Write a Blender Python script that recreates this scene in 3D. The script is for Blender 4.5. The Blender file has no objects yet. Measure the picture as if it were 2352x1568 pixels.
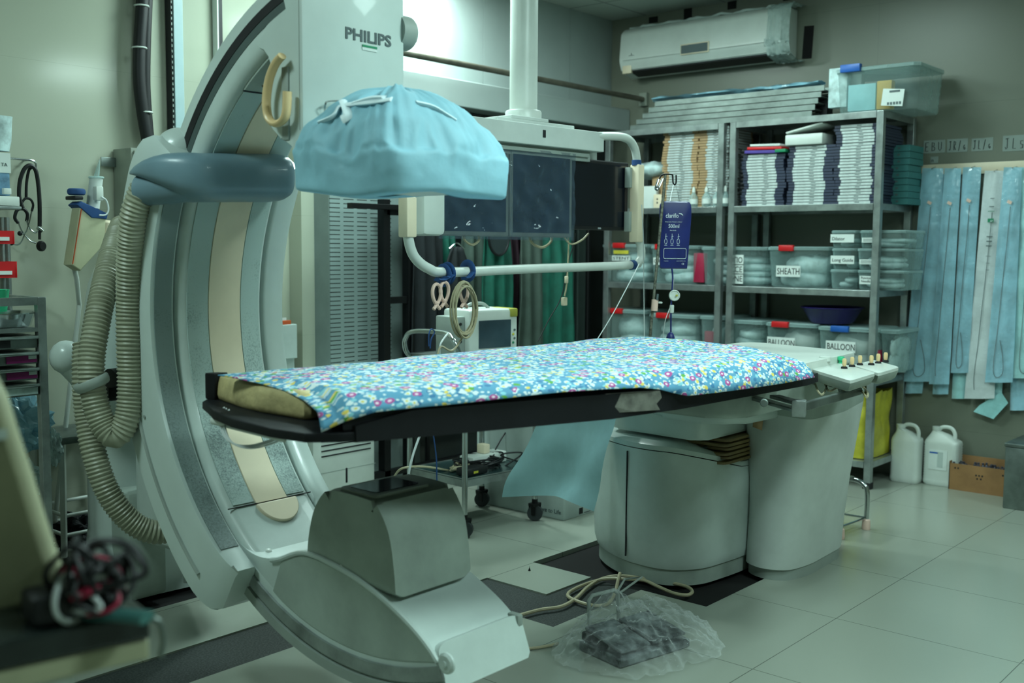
import bpy, bmesh, math, random
from mathutils import Vector, Matrix, noise
random.seed(7)
SC = bpy.context.scene
COL = SC.collection
PI = math.pi
V = Vector
# ------------------------------------------------------------ camera numbers
FPX = 2450.0; EYE = 1.3
PITCH = math.radians(-5.05); ROLL = math.radians(0.42); YAW = math.radians(40.8)
CF = V((math.cos(YAW)*math.cos(PITCH), math.sin(YAW)*math.cos(PITCH), math.sin(PITCH)))
_r0 = V((math.sin(YAW), -math.cos(YAW), 0)); _u0 = _r0.cross(CF)
CR = _r0*math.cos(ROLL) + _u0*math.sin(ROLL); CU = CR.cross(CF)
CO = V((0, 0, EYE))
def P(px, py, x=None, y=None, z=None):
    """point of the room seen at a photo pixel, on the plane x=, y= or z="""
    r = CF + CR*((px-1176)/FPX) - CU*((py-784)/FPX)
    t = x/r.x if x is not None else (y/r.y if y is not None else (z-EYE)/r.z)
    return CO + r*t
# ------------------------------------------------------------ materials
def _nodes(name):
    m = bpy.data.materials.new(name); m.use_nodes = True
    nt = m.node_tree; b = nt.nodes['Principled BSDF']
    return m, nt, b
def N(nt, t, **k):
    n = nt.nodes.new(t)
    for a, v in k.items():
        if a in ('operation', 'blend_type', 'feature', 'distance', 'data_type', 'wave_type', 'bands_direction', 'noise_dimensions', 'interpolation_type', 'vector_type'): setattr(n, a, v)
        else: n.inputs[a].default_value = v
    return n
def L(nt, a, b): nt.links.new(a, b)
def rgb(c): return (c[0], c[1], c[2], 1.0)
def S(r, g, b):
    f = lambda v: (v/255/12.92) if v/255 <= .04045 else ((v/255+.055)/1.055)**2.4
    return (f(r), f(g), f(b))
def mat(name, c, rough=.5, metal=0., var=.12, vs=6., bump=0., bs=80., coat=0., spec=.5, c2=None):
    """principled with a soft procedural unevenness of tone and optional bump"""
    m, nt, b = _nodes(name)
    tc = N(nt, 'ShaderNodeTexCoord')
    no = N(nt, 'ShaderNodeTexNoise', Scale=vs, Detail=5., Roughness=.6)
    L(nt, tc.outputs['Object'], no.inputs['Vector'])
    mx = N(nt, 'ShaderNodeMix', data_type='RGBA')
    k = c2 or tuple(v*(1-var*1.6) for v in c)
    mx.inputs['A'].default_value = rgb(k); mx.inputs['B'].default_value = rgb(tuple(min(1, v*(1+var*.4)) for v in c))
    rp = N(nt, 'ShaderNodeMapRange'); rp.inputs['From Min'].default_value = .3; rp.inputs['From Max'].default_value = .62
    L(nt, no.outputs['Fac'], rp.inputs['Value']); L(nt, rp.outputs['Result'], mx.inputs['Factor'])
    L(nt, mx.outputs['Result'], b.inputs['Base Color'])
    b.inputs['Roughness'].default_value = rough; b.inputs['Metallic'].default_value = metal
    b.inputs['Coat Weight'].default_value = coat; b.inputs['Specular IOR Level'].default_value = spec
    if bump:
        n2 = N(nt, 'ShaderNodeTexNoise', Scale=bs, Detail=3.)
        L(nt, tc.outputs['Object'], n2.inputs['Vector'])
        bp = N(nt, 'ShaderNodeBump', Strength=bump, Distance=.01)
        L(nt, n2.outputs['Fac'], bp.inputs['Height']); L(nt, bp.outputs['Normal'], b.inputs['Normal'])
    return m
def clear(name, c, alpha=.35, rough=.12, bump=.5, bs=14., rim=.55):
    """thin clear plastic film: transparent mixed with a tinted glossy sheet"""
    m, nt, b = _nodes(name)
    tr = N(nt, 'ShaderNodeBsdfTransparent'); mix = N(nt, 'ShaderNodeMixShader')
    fr = N(nt, 'ShaderNodeLayerWeight', Blend=.35)
    ma = N(nt, 'ShaderNodeMath', operation='MULTIPLY_ADD'); ma.inputs[1].default_value = rim; ma.inputs[2].default_value = alpha; ma.use_clamp = True
    L(nt, fr.outputs['Facing'], ma.inputs[0])
    L(nt, ma.outputs[0], mix.inputs[0]); L(nt, tr.outputs[0], mix.inputs[1]); L(nt, b.outputs[0], mix.inputs[2])
    L(nt, mix.outputs[0], nt.nodes['Material Output'].inputs['Surface'])
    b.inputs['Base Color'].default_value = rgb(c); b.inputs['Roughness'].default_value = rough
    tc = N(nt, 'ShaderNodeTexCoord'); n2 = N(nt, 'ShaderNodeTexNoise', Scale=bs, Detail=2.)
    L(nt, tc.outputs['Object'], n2.inputs['Vector'])
    bp = N(nt, 'ShaderNodeBump', Strength=bump, Distance=.02)
    L(nt, n2.outputs['Fac'], bp.inputs['Height']); L(nt, bp.outputs['Normal'], b.inputs['Normal'])
    return m
M = {}
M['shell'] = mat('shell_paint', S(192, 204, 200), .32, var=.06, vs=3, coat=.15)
M['shell_dirty'] = mat('shell_paint_worn', S(192, 204, 200), .4, var=.05, vs=9, coat=.1)
M['shell_grey'] = mat('shell_grey', S(150, 160, 154), .45, var=.08)
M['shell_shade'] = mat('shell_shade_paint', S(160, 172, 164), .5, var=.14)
M['white'] = mat('white_plastic', S(205, 212, 206), .35, var=.05)
M['white_matt'] = mat('white_matt', S(200, 208, 204), .7, var=.06)
M['cream'] = mat('cream_plastic', S(228, 214, 188), .4, var=.05)
M['cream_hand'] = mat('cream_handle', S(226, 196, 148), .35, var=.05)
M['beige_case'] = mat('beige_case', S(176, 176, 146), .5, var=.12)
M['bluegrey'] = mat('bluegrey_cover', S(112, 138, 150), .38, var=.08, coat=.1)
M['hose'] = mat('hose_grey', S(150, 152, 132), .42, var=.1, vs=12)
M['black'] = mat('black_plastic', S(16, 19, 22), .5, var=.2)
M['rubber'] = mat('black_rubber', S(22, 24, 26), .75, var=.3, vs=20)
M['vinyl'] = mat('black_vinyl', S(17, 19, 23), .55, var=.2, bump=.1, bs=30, spec=.3)
M['vinyl_worn'] = mat('worn_grey_patch', S(104, 104, 96), .7, var=.3, vs=25)
M['chrome'] = mat('chrome_tube', S(190, 196, 196), .18, metal=1., var=.12)
M['steel'] = mat('brushed_steel', S(158, 166, 164), .28, metal=.65, var=.25, vs=9)
M['steel_dull'] = mat('dull_steel', S(128, 138, 134), .42, metal=.85, var=.25, vs=8)
M['darkmetal'] = mat('dark_metal', S(18, 20, 22), .45, metal=.4, var=.2)
M['grey_metal'] = mat('grey_painted_metal', S(138, 146, 134), .5, var=.1)
M['cab'] = mat('louvre_cabinet_paint', S(128, 142, 140), .5, var=.08)
M['screen'] = mat('screen_off', S(14, 20, 30), .15, var=.1, spec=.6)
M['wrapscreen'] = mat('screen_behind_film', S(26, 40, 60), .08, var=.4, vs=5, bump=.1, bs=9)
M['red'] = mat('red_plastic', S(200, 30, 34), .4, var=.1)
M['blue'] = mat('blue_plastic', S(30, 90, 170), .4, var=.1)
M['navy'] = mat('navy_vinyl', S(28, 40, 104), .35, var=.15, vs=10)
M['strapblue'] = mat('blue_strap', S(32, 74, 128), .7, var=.15)
M['pinkring'] = mat('pale_pink_plastic', S(222, 190, 176), .45, var=.06)
M['purple'] = mat('purple_plastic', S(38, 26, 92), .3, var=.2)
M['yellowbag'] = mat('yellow_bag', S(190, 184, 60), .4, var=.25, bump=.5, bs=20)
M['card'] = mat('brown_card', S(150, 112, 72), .8, var=.15)
M['cardin'] = mat('dark_card_inside', S(48, 34, 26), .9, var=.2)
M['stackw'] = mat('stack_white', S(190, 200, 198), .6, var=.12, vs=60)
M['cartonw'] = mat('white_carton', S(178, 190, 186), .7, var=.08)
M['paper'] = mat('white_paper', S(210, 218, 214), .8, var=.04)
M['ink'] = mat('black_ink', S(22, 26, 30), .6, var=.05)
M['inkgrey'] = mat('grey_ink', S(82, 96, 98), .6, var=.05)
M['inkw'] = mat('white_ink', S(220, 230, 235), .6, var=.03)
M['green'] = mat('green_ink', S(20, 130, 90), .6, var=.05)
M['magenta'] = mat('magenta_label', S(120, 24, 92), .5, var=.1)
M['crimson'] = mat('crimson_carton', S(158, 26, 62), .5, var=.1)
M['orange'] = mat('orange_plastic', S(190, 84, 40), .5, var=.1)
M['tan'] = mat('tan_card', S(176, 146, 108), .7, var=.15)
M['navybox'] = mat('navy_card', S(44, 52, 74), .5, var=.2)
M['teal'] = mat('teal_card', S(60, 120, 120), .6, var=.15)
M['packet'] = mat('pale_packet', S(194, 216, 216), .5, var=.3, vs=14, bump=.4, bs=18)
M['greenapron'] = mat('green_apron', S(18, 98, 82), .7, var=.25, vs=7)
M['darkapron'] = mat('dark_apron', S(26, 32, 36), .75, var=.3, vs=7)
M['greyapron'] = mat('grey_apron', S(72, 88, 80), .75, var=.2, vs=7)
M['plumapron'] = mat('plum_apron', S(48, 22, 36), .75, var=.2)
M['drape'] = mat('blue_drape', S(158, 208, 224), .65, var=.08, vs=5, bump=.25, bs=22)
M['drape2'] = mat('pale_blue_sheet', S(168, 210, 218), .7, var=.08, bump=.2, bs=16)
M['tie'] = mat('white_tie', S(225, 240, 245), .7, var=.05)
M['padcream'] = mat('cream_paper_pad', S(196, 180, 132), .5, var=.18, vs=16, bump=.5, bs=22)
M['cable'] = mat('beige_cable', S(172, 164, 136), .5, var=.08)
M['cablew'] = mat('white_cable', S(205, 212, 212), .4, var=.05)
M['wheel'] = mat('castor_rubber', S(44, 50, 52), .6, var=.2)
M['glasstray'] = mat('blue_green_tray', S(74, 104, 104), .25, metal=.6, var=.3)
M['mint'] = mat('mint_plastic', S(60, 190, 140), .3, var=.1)
M['silver'] = mat('silver_shiny', S(200, 208, 210), .15, metal=1., var=.2)
M['clearbin'] = clear('clear_bin', S(176, 206, 204), .16, .2, .15)
M['clearlid'] = clear('clear_lid', S(176, 204, 202), .34, .3, .15)
M['film'] = clear('clear_film', S(232, 240, 240), .07, .03, 1., 34., .34)
M['pouch'] = clear('pouch_film', S(140, 196, 222), .52, .10, 1., 18.)
M['pouchback'] = mat('pouch_blue_backing', S(158, 208, 226), .2, var=.18, vs=7, coat=.8, bump=.9, bs=16)
M['pouchteal'] = mat('pouch_teal_backing', S(156, 208, 210), .3, var=.18, vs=7, coat=.6, bump=.5, bs=26)
M['pouchwhite'] = mat('pouch_white_backing', S(206, 214, 216), .4, var=.12, coat=.4, bump=.4, bs=26)
M['monframe'] = mat('monitor_frame_grey', S(118, 126, 120), .5, var=.06)
M['filmgrey'] = clear('grey_film_sheet', S(84, 104, 120), .24, .04, .9, 10.)

def speckled(name, base, dark, amt=.5):
    m, nt, b = _nodes(name)
    tc = N(nt, 'ShaderNodeTexCoord')
    n1 = N(nt, 'ShaderNodeTexNoise', Scale=170., Detail=5., Roughness=.8); n2 = N(nt, 'ShaderNodeTexNoise', Scale=9., Detail=4.)
    L(nt, tc.outputs['Object'], n1.inputs['Vector']); L(nt, tc.outputs['Object'], n2.inputs['Vector'])
    sep = N(nt, 'ShaderNodeSeparateXYZ'); L(nt, tc.outputs['Object'], sep.inputs[0])
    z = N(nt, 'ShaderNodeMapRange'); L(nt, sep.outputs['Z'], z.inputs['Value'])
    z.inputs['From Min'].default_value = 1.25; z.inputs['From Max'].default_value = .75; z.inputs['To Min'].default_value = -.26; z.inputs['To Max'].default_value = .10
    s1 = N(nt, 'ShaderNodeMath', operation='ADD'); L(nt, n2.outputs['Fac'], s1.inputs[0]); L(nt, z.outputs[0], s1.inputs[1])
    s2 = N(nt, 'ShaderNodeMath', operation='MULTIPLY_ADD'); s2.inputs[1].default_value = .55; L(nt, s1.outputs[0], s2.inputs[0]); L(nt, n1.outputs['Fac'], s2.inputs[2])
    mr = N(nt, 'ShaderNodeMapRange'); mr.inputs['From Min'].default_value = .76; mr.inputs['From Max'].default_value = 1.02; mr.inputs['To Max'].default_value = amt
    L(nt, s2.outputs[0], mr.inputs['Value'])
    mx = N(nt, 'ShaderNodeMix', data_type='RGBA'); mx.inputs['A'].default_value = rgb(base); mx.inputs['B'].default_value = rgb(dark)
    L(nt, mr.outputs[0], mx.inputs['Factor']); L(nt, mx.outputs['Result'], b.inputs['Base Color'])
    b.inputs['Roughness'].default_value = .5
    return m
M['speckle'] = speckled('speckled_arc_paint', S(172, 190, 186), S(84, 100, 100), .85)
M['speckle_dk'] = speckled('speckled_sleeve_paint', S(124, 140, 138), S(66, 80, 80), .8)

def floral():
    m, nt, b = _nodes('floral_cotton')
    tc = N(nt, 'ShaderNodeTexCoord')
    wob = N(nt, 'ShaderNodeTexNoise', Scale=40., Detail=1.)
    L(nt, tc.outputs['Object'], wob.inputs['Vector'])
    vm = N(nt, 'ShaderNodeVectorMath', operation='SCALE'); vm.inputs['Scale'].default_value = .010
    L(nt, wob.outputs['Color'], vm.inputs[0])
    va = N(nt, 'ShaderNodeVectorMath', operation='ADD'); L(nt, tc.outputs['Object'], va.inputs[0]); L(nt, vm.outputs[0], va.inputs[1])
    prev = None
    def layer(scale, off, size, colr, rnd_lo, rnd_hi, base):
        ad = N(nt, 'ShaderNodeVectorMath', operation='ADD'); ad.inputs[1].default_value = (off, off*.7, 0)
        L(nt, va.outputs[0], ad.inputs[0])
        fs = N(nt, 'ShaderNodeSeparateXYZ'); L(nt, ad.outputs[0], fs.inputs[0]); fz = N(nt, 'ShaderNodeMath', operation='ADD'); L(nt, fs.outputs['Y'], fz.inputs[0]); L(nt, fs.outputs['Z'], fz.inputs[1]); fl = N(nt, 'ShaderNodeCombineXYZ'); L(nt, fs.outputs['X'], fl.inputs['X']); L(nt, fz.outputs[0], fl.inputs['Y'])
        vo = N(nt, 'ShaderNodeTexVoronoi', Scale=scale); vo.voronoi_dimensions = '2D'; L(nt, fl.outputs[0], vo.inputs['Vector'])
        sc = N(nt, 'ShaderNodeSeparateColor'); L(nt, vo.outputs['Color'], sc.inputs[0])
        a = N(nt, 'ShaderNodeMath', operation='GREATER_THAN'); a.inputs[1].default_value = rnd_lo; L(nt, sc.outputs[0], a.inputs[0])
        bb = N(nt, 'ShaderNodeMath', operation='LESS_THAN'); bb.inputs[1].default_value = rnd_hi; L(nt, sc.outputs[0], bb.inputs[0])
        d = N(nt, 'ShaderNodeMath', operation='LESS_THAN'); d.inputs[1].default_value = size; L(nt, vo.outputs['Distance'], d.inputs[0])
        p = N(nt, 'ShaderNodeMath', operation='MULTIPLY'); L(nt, a.outputs[0], p.inputs[0]); L(nt, bb.outputs[0], p.inputs[1])
        q = N(nt, 'ShaderNodeMath', operation='MULTIPLY'); L(nt, p.outputs[0], q.inputs[0]); L(nt, d.outputs[0], q.inputs[1])
        mx = N(nt, 'ShaderNodeMix', data_type='RGBA'); mx.inputs['B'].default_value = rgb(colr)
        if isinstance(base, tuple): mx.inputs['A'].default_value = rgb(base)
        else: L(nt, base, mx.inputs['A'])
        L(nt, q.outputs[0], mx.inputs['Factor'])
        return mx.outputs['Result']
    blue = S(92, 150, 180)
    o = layer(44, 0, .34, S(66, 120, 160), .0, .4, blue)
    o = layer(70, 2.2, .30, S(206, 218, 220), .0, .5, o)
    o = layer(46, 3.1, .40, S(208, 220, 222), .0, .52, o)
    o = layer(46, 3.1, .17, S(216, 200, 104), .15, .48, o)
    o = layer(46, 7.7, .30, S(136, 196, 208), .0, .25, o)
    o = layer(32, 9.1, .27, S(96, 160, 74), .0, .16, o)
    o = layer(38, 11.1, .27, S(216, 194, 98), .0, .2, o)
    o = layer(29, 5.3, .36, S(172, 84, 146), .0, .26, o)
    o = layer(29, 5.3, .14, S(230, 206, 218), .0, .26, o)
    L(nt, o, b.inputs['Base Color']); b.inputs['Roughness'].default_value = .85
    wv = N(nt, 'ShaderNodeTexNoise', Scale=9., Detail=3.); L(nt, tc.outputs['Object'], wv.inputs['Vector'])
    bp = N(nt, 'ShaderNodeBump', Strength=.35, Distance=.02); L(nt, wv.outputs['Fac'], bp.inputs['Height']); L(nt, bp.outputs['Normal'], b.inputs['Normal'])
    return m
M['floral'] = floral()

def tiles(name, c, size, off, axes, rough=.18, line=.0022, dark=.45, var=.08, spec=.5, bumpy=.0, sz2=None):
    """glossy tiles with thin joints; axes picks the two object axes the joints run along"""
    m, nt, b = _nodes(name)
    tc = N(nt, 'ShaderNodeTexCoord'); sep = N(nt, 'ShaderNodeSeparateXYZ'); L(nt, tc.outputs['Object'], sep.inputs[0])
    outs = []
    for i, ax in enumerate(axes):
        s = size if (i == 0 or sz2 is None) else sz2
        a = N(nt, 'ShaderNodeMath', operation='SUBTRACT'); a.inputs[1].default_value = off[i]; L(nt, sep.outputs[ax], a.inputs[0])
        pm = N(nt, 'ShaderNodeMath', operation='PINGPONG'); pm.inputs[1].default_value = s/2; L(nt, a.outputs[0], pm.inputs[0])
        lt = N(nt, 'ShaderNodeMath', operation='LESS_THAN'); lt.inputs[1].default_value = line; L(nt, pm.outputs[0], lt.inputs[0])
        outs.append(lt.outputs[0])
    mxm = N(nt, 'ShaderNodeMath', operation='MAXIMUM'); L(nt, outs[0], mxm.inputs[0]); L(nt, outs[1], mxm.inputs[1])
    no = N(nt, 'ShaderNodeTexNoise', Scale=1.4, Detail=2., Roughness=.4); L(nt, tc.outputs['Object'], no.inputs['Vector'])
    c1 = N(nt, 'ShaderNodeMix', data_type='RGBA'); c1.inputs['A'].default_value = rgb(tuple(v*(1-var) for v in c)); c1.inputs['B'].default_value = rgb(tuple(min(1, v*(1+var)) for v in c))
    L(nt, no.outputs['Fac'], c1.inputs['Factor'])
    c2 = N(nt, 'ShaderNodeMix', data_type='RGBA'); c2.inputs['B'].default_value = rgb(tuple(v*dark for v in c))
    L(nt, mxm.outputs[0], c2.inputs['Factor']); L(nt, c1.outputs['Result'], c2.inputs['A'])
    L(nt, c2.outputs['Result'], b.inputs['Base Color'])
    rr = N(nt, 'ShaderNodeMapRange'); rr.inputs['To Min'].default_value = rough; rr.inputs['To Max'].default_value = rough+.05; L(nt, no.outputs['Fac'], rr.inputs['Value'])
    L(nt, rr.outputs[0], b.inputs['Roughness']); b.inputs['Specular IOR Level'].default_value = spec
    return m
M['floor'] = tiles('floor_tiles', S(150, 156, 145), .611, (3.537, 1.528), ('X', 'Y'), rough=.20, line=.0016, dark=.4, sz2=.611, var=.025)
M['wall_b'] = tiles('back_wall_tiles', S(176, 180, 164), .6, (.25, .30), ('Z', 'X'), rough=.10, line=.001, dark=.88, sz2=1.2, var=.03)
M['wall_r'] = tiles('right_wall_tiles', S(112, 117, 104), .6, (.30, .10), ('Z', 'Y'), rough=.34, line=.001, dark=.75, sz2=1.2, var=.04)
M['wall_o'] = tiles('side_wall_tiles', S(140, 142, 124), .6, (.25, .30), ('Z', 'X'), rough=.2, line=.0014, dark=.7)
M['ceil'] = tiles('ceiling_tiles', S(160, 168, 160), .6, (5.62, 3.5), ('X', 'Y'), rough=.8, line=.008, dark=.55, sz2=.6)
M['panel'] = mat('upper_panel_steel', S(160, 172, 170), .28, var=.06, vs=2)
M['terrazzo'] = mat('dark_terrazzo', S(34, 38, 37), .6, var=.5, vs=160, c2=S(72, 78, 76), spec=.25)
M['pit'] = mat('pit_dark', S(10, 10, 10), .9, var=.3)
# ------------------------------------------------------------ mesh builder
ORG = {}
class MB:
    def __init__(s): s.bm = bmesh.new()
    def box(s, a, b, bevel=0., seg=2, rot=None, about=None):
        a, b = V(a), V(b); c = (a+b)/2
        g = bmesh.ops.create_cube(s.bm, size=1.0)['verts']
        for v in g: v.co = V((v.co.x*(b.x-a.x), v.co.y*(b.y-a.y), v.co.z*(b.z-a.z)))
        if bevel:
            es = list({e for v in g for e in v.link_edges})
            r = bmesh.ops.bevel(s.bm, geom=es, offset=bevel, segments=seg, profile=.5, affect='EDGES')
            g = list({v for f in r['faces'] for v in f.verts} | {v for v in g if v.is_valid})
        Mx = Matrix.Translation(c)
        if rot is not None:
            ab = V(about) if about is not None else c
            Mx = Matrix.Translation(ab) @ rot @ Matrix.Translation(c-ab)
        for v in g: v.co = Mx @ v.co
        return s
    def cyl(s, p, q, r, r2=None, n=20, cap=True):
        p, q = V(p), V(q); d = (q-p)
        if r2 is None: r2 = r
        q4 = d.to_track_quat('Z', 'Y').to_matrix().to_4x4()
        bmesh.ops.create_cone(s.bm, cap_ends=cap, segments=n, radius1=r, radius2=r2, depth=d.length, matrix=Matrix.Translation((p+q)/2) @ q4)
        return s
    def ball(s, c, r, sc=(1, 1, 1), n=16):
        bmesh.ops.create_uvsphere(s.bm, u_segments=n, v_segments=max(6, n//2), radius=r, matrix=Matrix.Translation(V(c)) @ Matrix.Diagonal((*sc, 1)))
        return s
    def sweep(s, pts, r, n=10, closed=False, cap=True, flat=None):
        pts = [V(p) for p in pts]; m = len(pts)
        rs = r if isinstance(r, (list, tuple)) else [r]*m
        rings = []; up = None
        for i in range(m):
            if closed: t = pts[(i+1) % m]-pts[i-1]
            else: t = pts[min(i+1, m-1)]-pts[max(i-1, 0)]
            if t.length < 1e-9: t = V((0, 0, 1))
            t.normalize()
            if up is None:
                up = V((0, 0, 1)) if abs(t.z) < .9 else V((0, 1, 0))
            up = (up - t*up.dot(t))
            if up.length < 1e-6: up = t.orthogonal()
            up.normalize(); sd = t.cross(up)
            k = flat or (1, 1)
            rings.append([s.bm.verts.new(pts[i]+(sd*math.cos(a)*k[0]+up*math.sin(a)*k[1])*rs[i]) for a in (2*PI*j/n for j in range(n))])
        for i in range(m if closed else m-1):
            A, B = rings[i], rings[(i+1) % m]
            for j in range(n): s.bm.faces.new((A[j], A[(j+1) % n], B[(j+1) % n], B[j]))
        if cap and not closed:
            s.bm.faces.new(rings[0][::-1]); s.bm.faces.new(rings[-1])
        return s
    def lathe(s, prof, c=(0, 0, 0), n=32, axis=None, sc=(1, 1)):
        c = V(c); rings = []
        for r, z in prof: rings.append([s.bm.verts.new(V((r*math.cos(2*PI*j/n)*sc[0], r*math.sin(2*PI*j/n)*sc[1], z))) for j in range(n)])
        for A, B in zip(rings, rings[1:]):
            for j in range(n): s.bm.faces.new((A[j], A[(j+1) % n], B[(j+1) % n], B[j]))
        if prof[0][0] > 1e-5: s.bm.faces.new(rings[0][::-1])
        if prof[-1][0] > 1e-5: s.bm.faces.new(rings[-1])
        Mx = Matrix.Translation(c)
        if axis is not None: Mx = Mx @ V(axis).to_track_quat('Z', 'Y').to_matrix().to_4x4()
        for R_ in rings:
            for v in R_: v.co = Mx @ v.co
        return s
    def prism(s, poly, a, b, ax='x', bevel=0., seg=3):
        """polygon extruded along an axis; poly are the two other coordinates in xyz order"""
        def mk(p, t):
            if ax == 'x': return V((t, p[0], p[1]))
            if ax == 'y': return V((p[0], t, p[1]))
            return V((p[0], p[1], t))
        A = [s.bm.verts.new(mk(p, a)) for p in poly]; B = [s.bm.verts.new(mk(p, b)) for p in poly]
        n = len(poly); fa = s.bm.faces.new(A[::-1]); fb = s.bm.faces.new(B)
        for i in range(n): s.bm.faces.new((A[i], A[(i+1) % n], B[(i+1) % n], B[i]))
        if bevel:
            es = list(set(fa.edges) | set(fb.edges))
            bmesh.ops.bevel(s.bm, geom=es, offset=bevel, segments=seg, profile=.5, affect='EDGES')
        return s
    def loft(s, rings, cap=True, closed=True):
        vr = [[s.bm.verts.new(V(p)) for p in R_] for R_ in rings]
        n = len(vr[0])
        for A, B in zip(vr, vr[1:]):
            for j in range(n if closed else n-1): s.bm.faces.new((A[j], A[(j+1) % n], B[(j+1) % n], B[j]))
        if cap: s.bm.faces.new(vr[0][::-1]); s.bm.faces.new(vr[-1])
        return s
    def grid(s, fn, nu, nv):
        g = [[s.bm.verts.new(V(fn(i/nu, j/nv))) for j in range(nv+1)] for i in range(nu+1)]
        for i in range(nu):
            for j in range(nv): s.bm.faces.new((g[i][j], g[i+1][j], g[i+1][j+1], g[i][j+1]))
        return s
    def quad(s, *p):
        s.bm.faces.new([s.bm.verts.new(V(q)) for q in p]); return s
    def build(s, name, m, parent=None, smooth=True, org=None, bevel=0., thick=0., sub=0, angle=40):
        bm = s.bm
        bmesh.ops.recalc_face_normals(bm, faces=bm.faces)
        if parent is not None: o_ = ORG[parent.name]
        elif org is not None: o_ = V(org)
        else:
            xs = [v.co for v in bm.verts]
            lo = V([min(c[i] for c in xs) for i in range(3)]); hi = V([max(c[i] for c in xs) for i in range(3)])
            o_ = V(((lo.x+hi.x)/2, (lo.y+hi.y)/2, lo.z))
        for v in bm.verts: v.co -= o_
        me = bpy.data.meshes.new(name); bm.to_mesh(me); bm.free()
        if smooth:
            for p in me.polygons: p.use_smooth = True
            try: me.set_sharp_from_angle(angle=math.radians(angle))
            except Exception: pass
        me.materials.append(M[m] if isinstance(m, str) else m)
        o = bpy.data.objects.new(name, me); COL.objects.link(o)
        if parent is not None: o.parent = parent
        else: o.location = o_
        ORG[o.name] = o_.copy()
        if thick:
            md = o.modifiers.new('thick', 'SOLIDIFY'); md.thickness = thick; md.offset = 0
        if bevel:
            md = o.modifiers.new('bevel', 'BEVEL'); md.width = bevel; md.segments = 2; md.limit_method = 'ANGLE'; md.angle_limit = math.radians(45)
        if sub:
            md = o.modifiers.new('sub', 'SUBSURF'); md.levels = sub; md.render_levels = sub
        return o
def tag(o, label, cat, group=None, kind=None):
    o['label'] = label; o['category'] = cat
    if group: o['group'] = group
    if kind: o['kind'] = kind
    return o
def thing(name, loc, label, cat, group=None):
    o = bpy.data.objects.new(name, None); o.empty_display_size = .05; COL.objects.link(o); o.location = V(loc); ORG[o.name] = V(loc)
    return tag(o, label, cat, group)
def struct(o): o['kind'] = 'structure'; return o
def dup(root, loc, label=None, group=None, rotz=None, scale=None):
    r = root.copy(); COL.objects.link(r); r.location = V(loc)
    if rotz is not None: r.rotation_euler = (0, 0, rotz)
    if scale is not None: r.scale = scale
    if label: r['label'] = label
    if group: r['group'] = group
    for ch in list(root.children):
        c = ch.copy(); COL.objects.link(c); c.parent = r
        for g in list(ch.children):
            d = g.copy(); COL.objects.link(d); d.parent = c
    return r
def text(name, body, at, right, up, size, m, parent=None, align='LEFT', ext=.0006, bold=0., w=None, h=None):
    """raised lettering on a surface; right/up are directions of the writing"""
    cu = bpy.data.curves.new(name, 'FONT'); cu.body = body; cu.size = size; cu.extrude = ext; cu.align_x = align; cu.resolution_u = 3; cu.offset = bold
    cu.materials.append(M[m]); o = bpy.data.objects.new(name, cu); COL.objects.link(o)
    r = V(right).normalized(); u = V(up); u = (u-r*u.dot(r)).normalized(); nn = r.cross(u)
    mx = Matrix((r, u, nn)).transposed().to_4x4()
    org = ORG[parent.name] if parent is not None else V((0, 0, 0))
    if parent is not None: o.parent = parent
    o.matrix_basis = Matrix.Translation(V(at)-org) @ mx
    ORG[o.name] = V(at)
    o = to_mesh(o)
    if w or h: fit(o, w, h, align)
    return o
def to_mesh(o):
    bpy.context.view_layer.update()
    me = bpy.data.meshes.new_from_object(o.evaluated_get(bpy.context.evaluated_depsgraph_get()))
    n = bpy.data.objects.new('tmp', me); COL.objects.link(n); n.parent = o.parent; n.matrix_basis = o.matrix_basis.copy()
    nm = o.name; ORG.setdefault(nm, V((0, 0, 0))); bpy.data.objects.remove(o); n.name = nm
    return n
def spline(pts, n=8, closed=False):
    pts = [V(p) for p in pts]; m = len(pts); out = []
    rng = range(m) if closed else range(m-1)
    for i in rng:
        if closed: p0, p1, p2, p3 = pts[i-1], pts[i], pts[(i+1) % m], pts[(i+2) % m]
        else: p0, p1, p2, p3 = pts[max(i-1, 0)], pts[i], pts[i+1], pts[min(i+2, m-1)]
        for k in range(n):
            t = k/n
            out.append(.5*((2*p1)+(-p0+p2)*t+(2*p0-5*p1+4*p2-p3)*t*t+(-p0+3*p1-3*p2+p3)*t**3))
    if not closed: out.append(pts[-1])
    return out
def even(pts, step):
    out = [pts[0].copy()]; acc = 0.
    for a, b in zip(pts, pts[1:]):
        d = (b-a).length
        while acc+d >= step and d > 1e-9:
            t = (step-acc)/d; a = a+(b-a)*t; out.append(a.copy()); d = (b-a).length; acc = 0.
        acc += d
    return out
def rrect(x0, x1, y0, y1, r, n=6):
    out = []
    for cx, cy, a0 in ((x1-r, y1-r, 0), (x0+r, y1-r, 90), (x0+r, y0+r, 180), (x1-r, y0+r, 270)):
        for k in range(n+1):
            a = math.radians(a0+90*k/n); out.append((cx+r*math.cos(a), cy+r*math.sin(a)))
    return out
def lerp(a, b, t): return a+(b-a)*t
def interp(xs, ys, x):
    if x <= xs[0]: return ys[0]
    for i in range(len(xs)-1):
        if x <= xs[i+1]: return lerp(ys[i], ys[i+1], (x-xs[i])/(xs[i+1]-xs[i]))
    return ys[-1]
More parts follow.
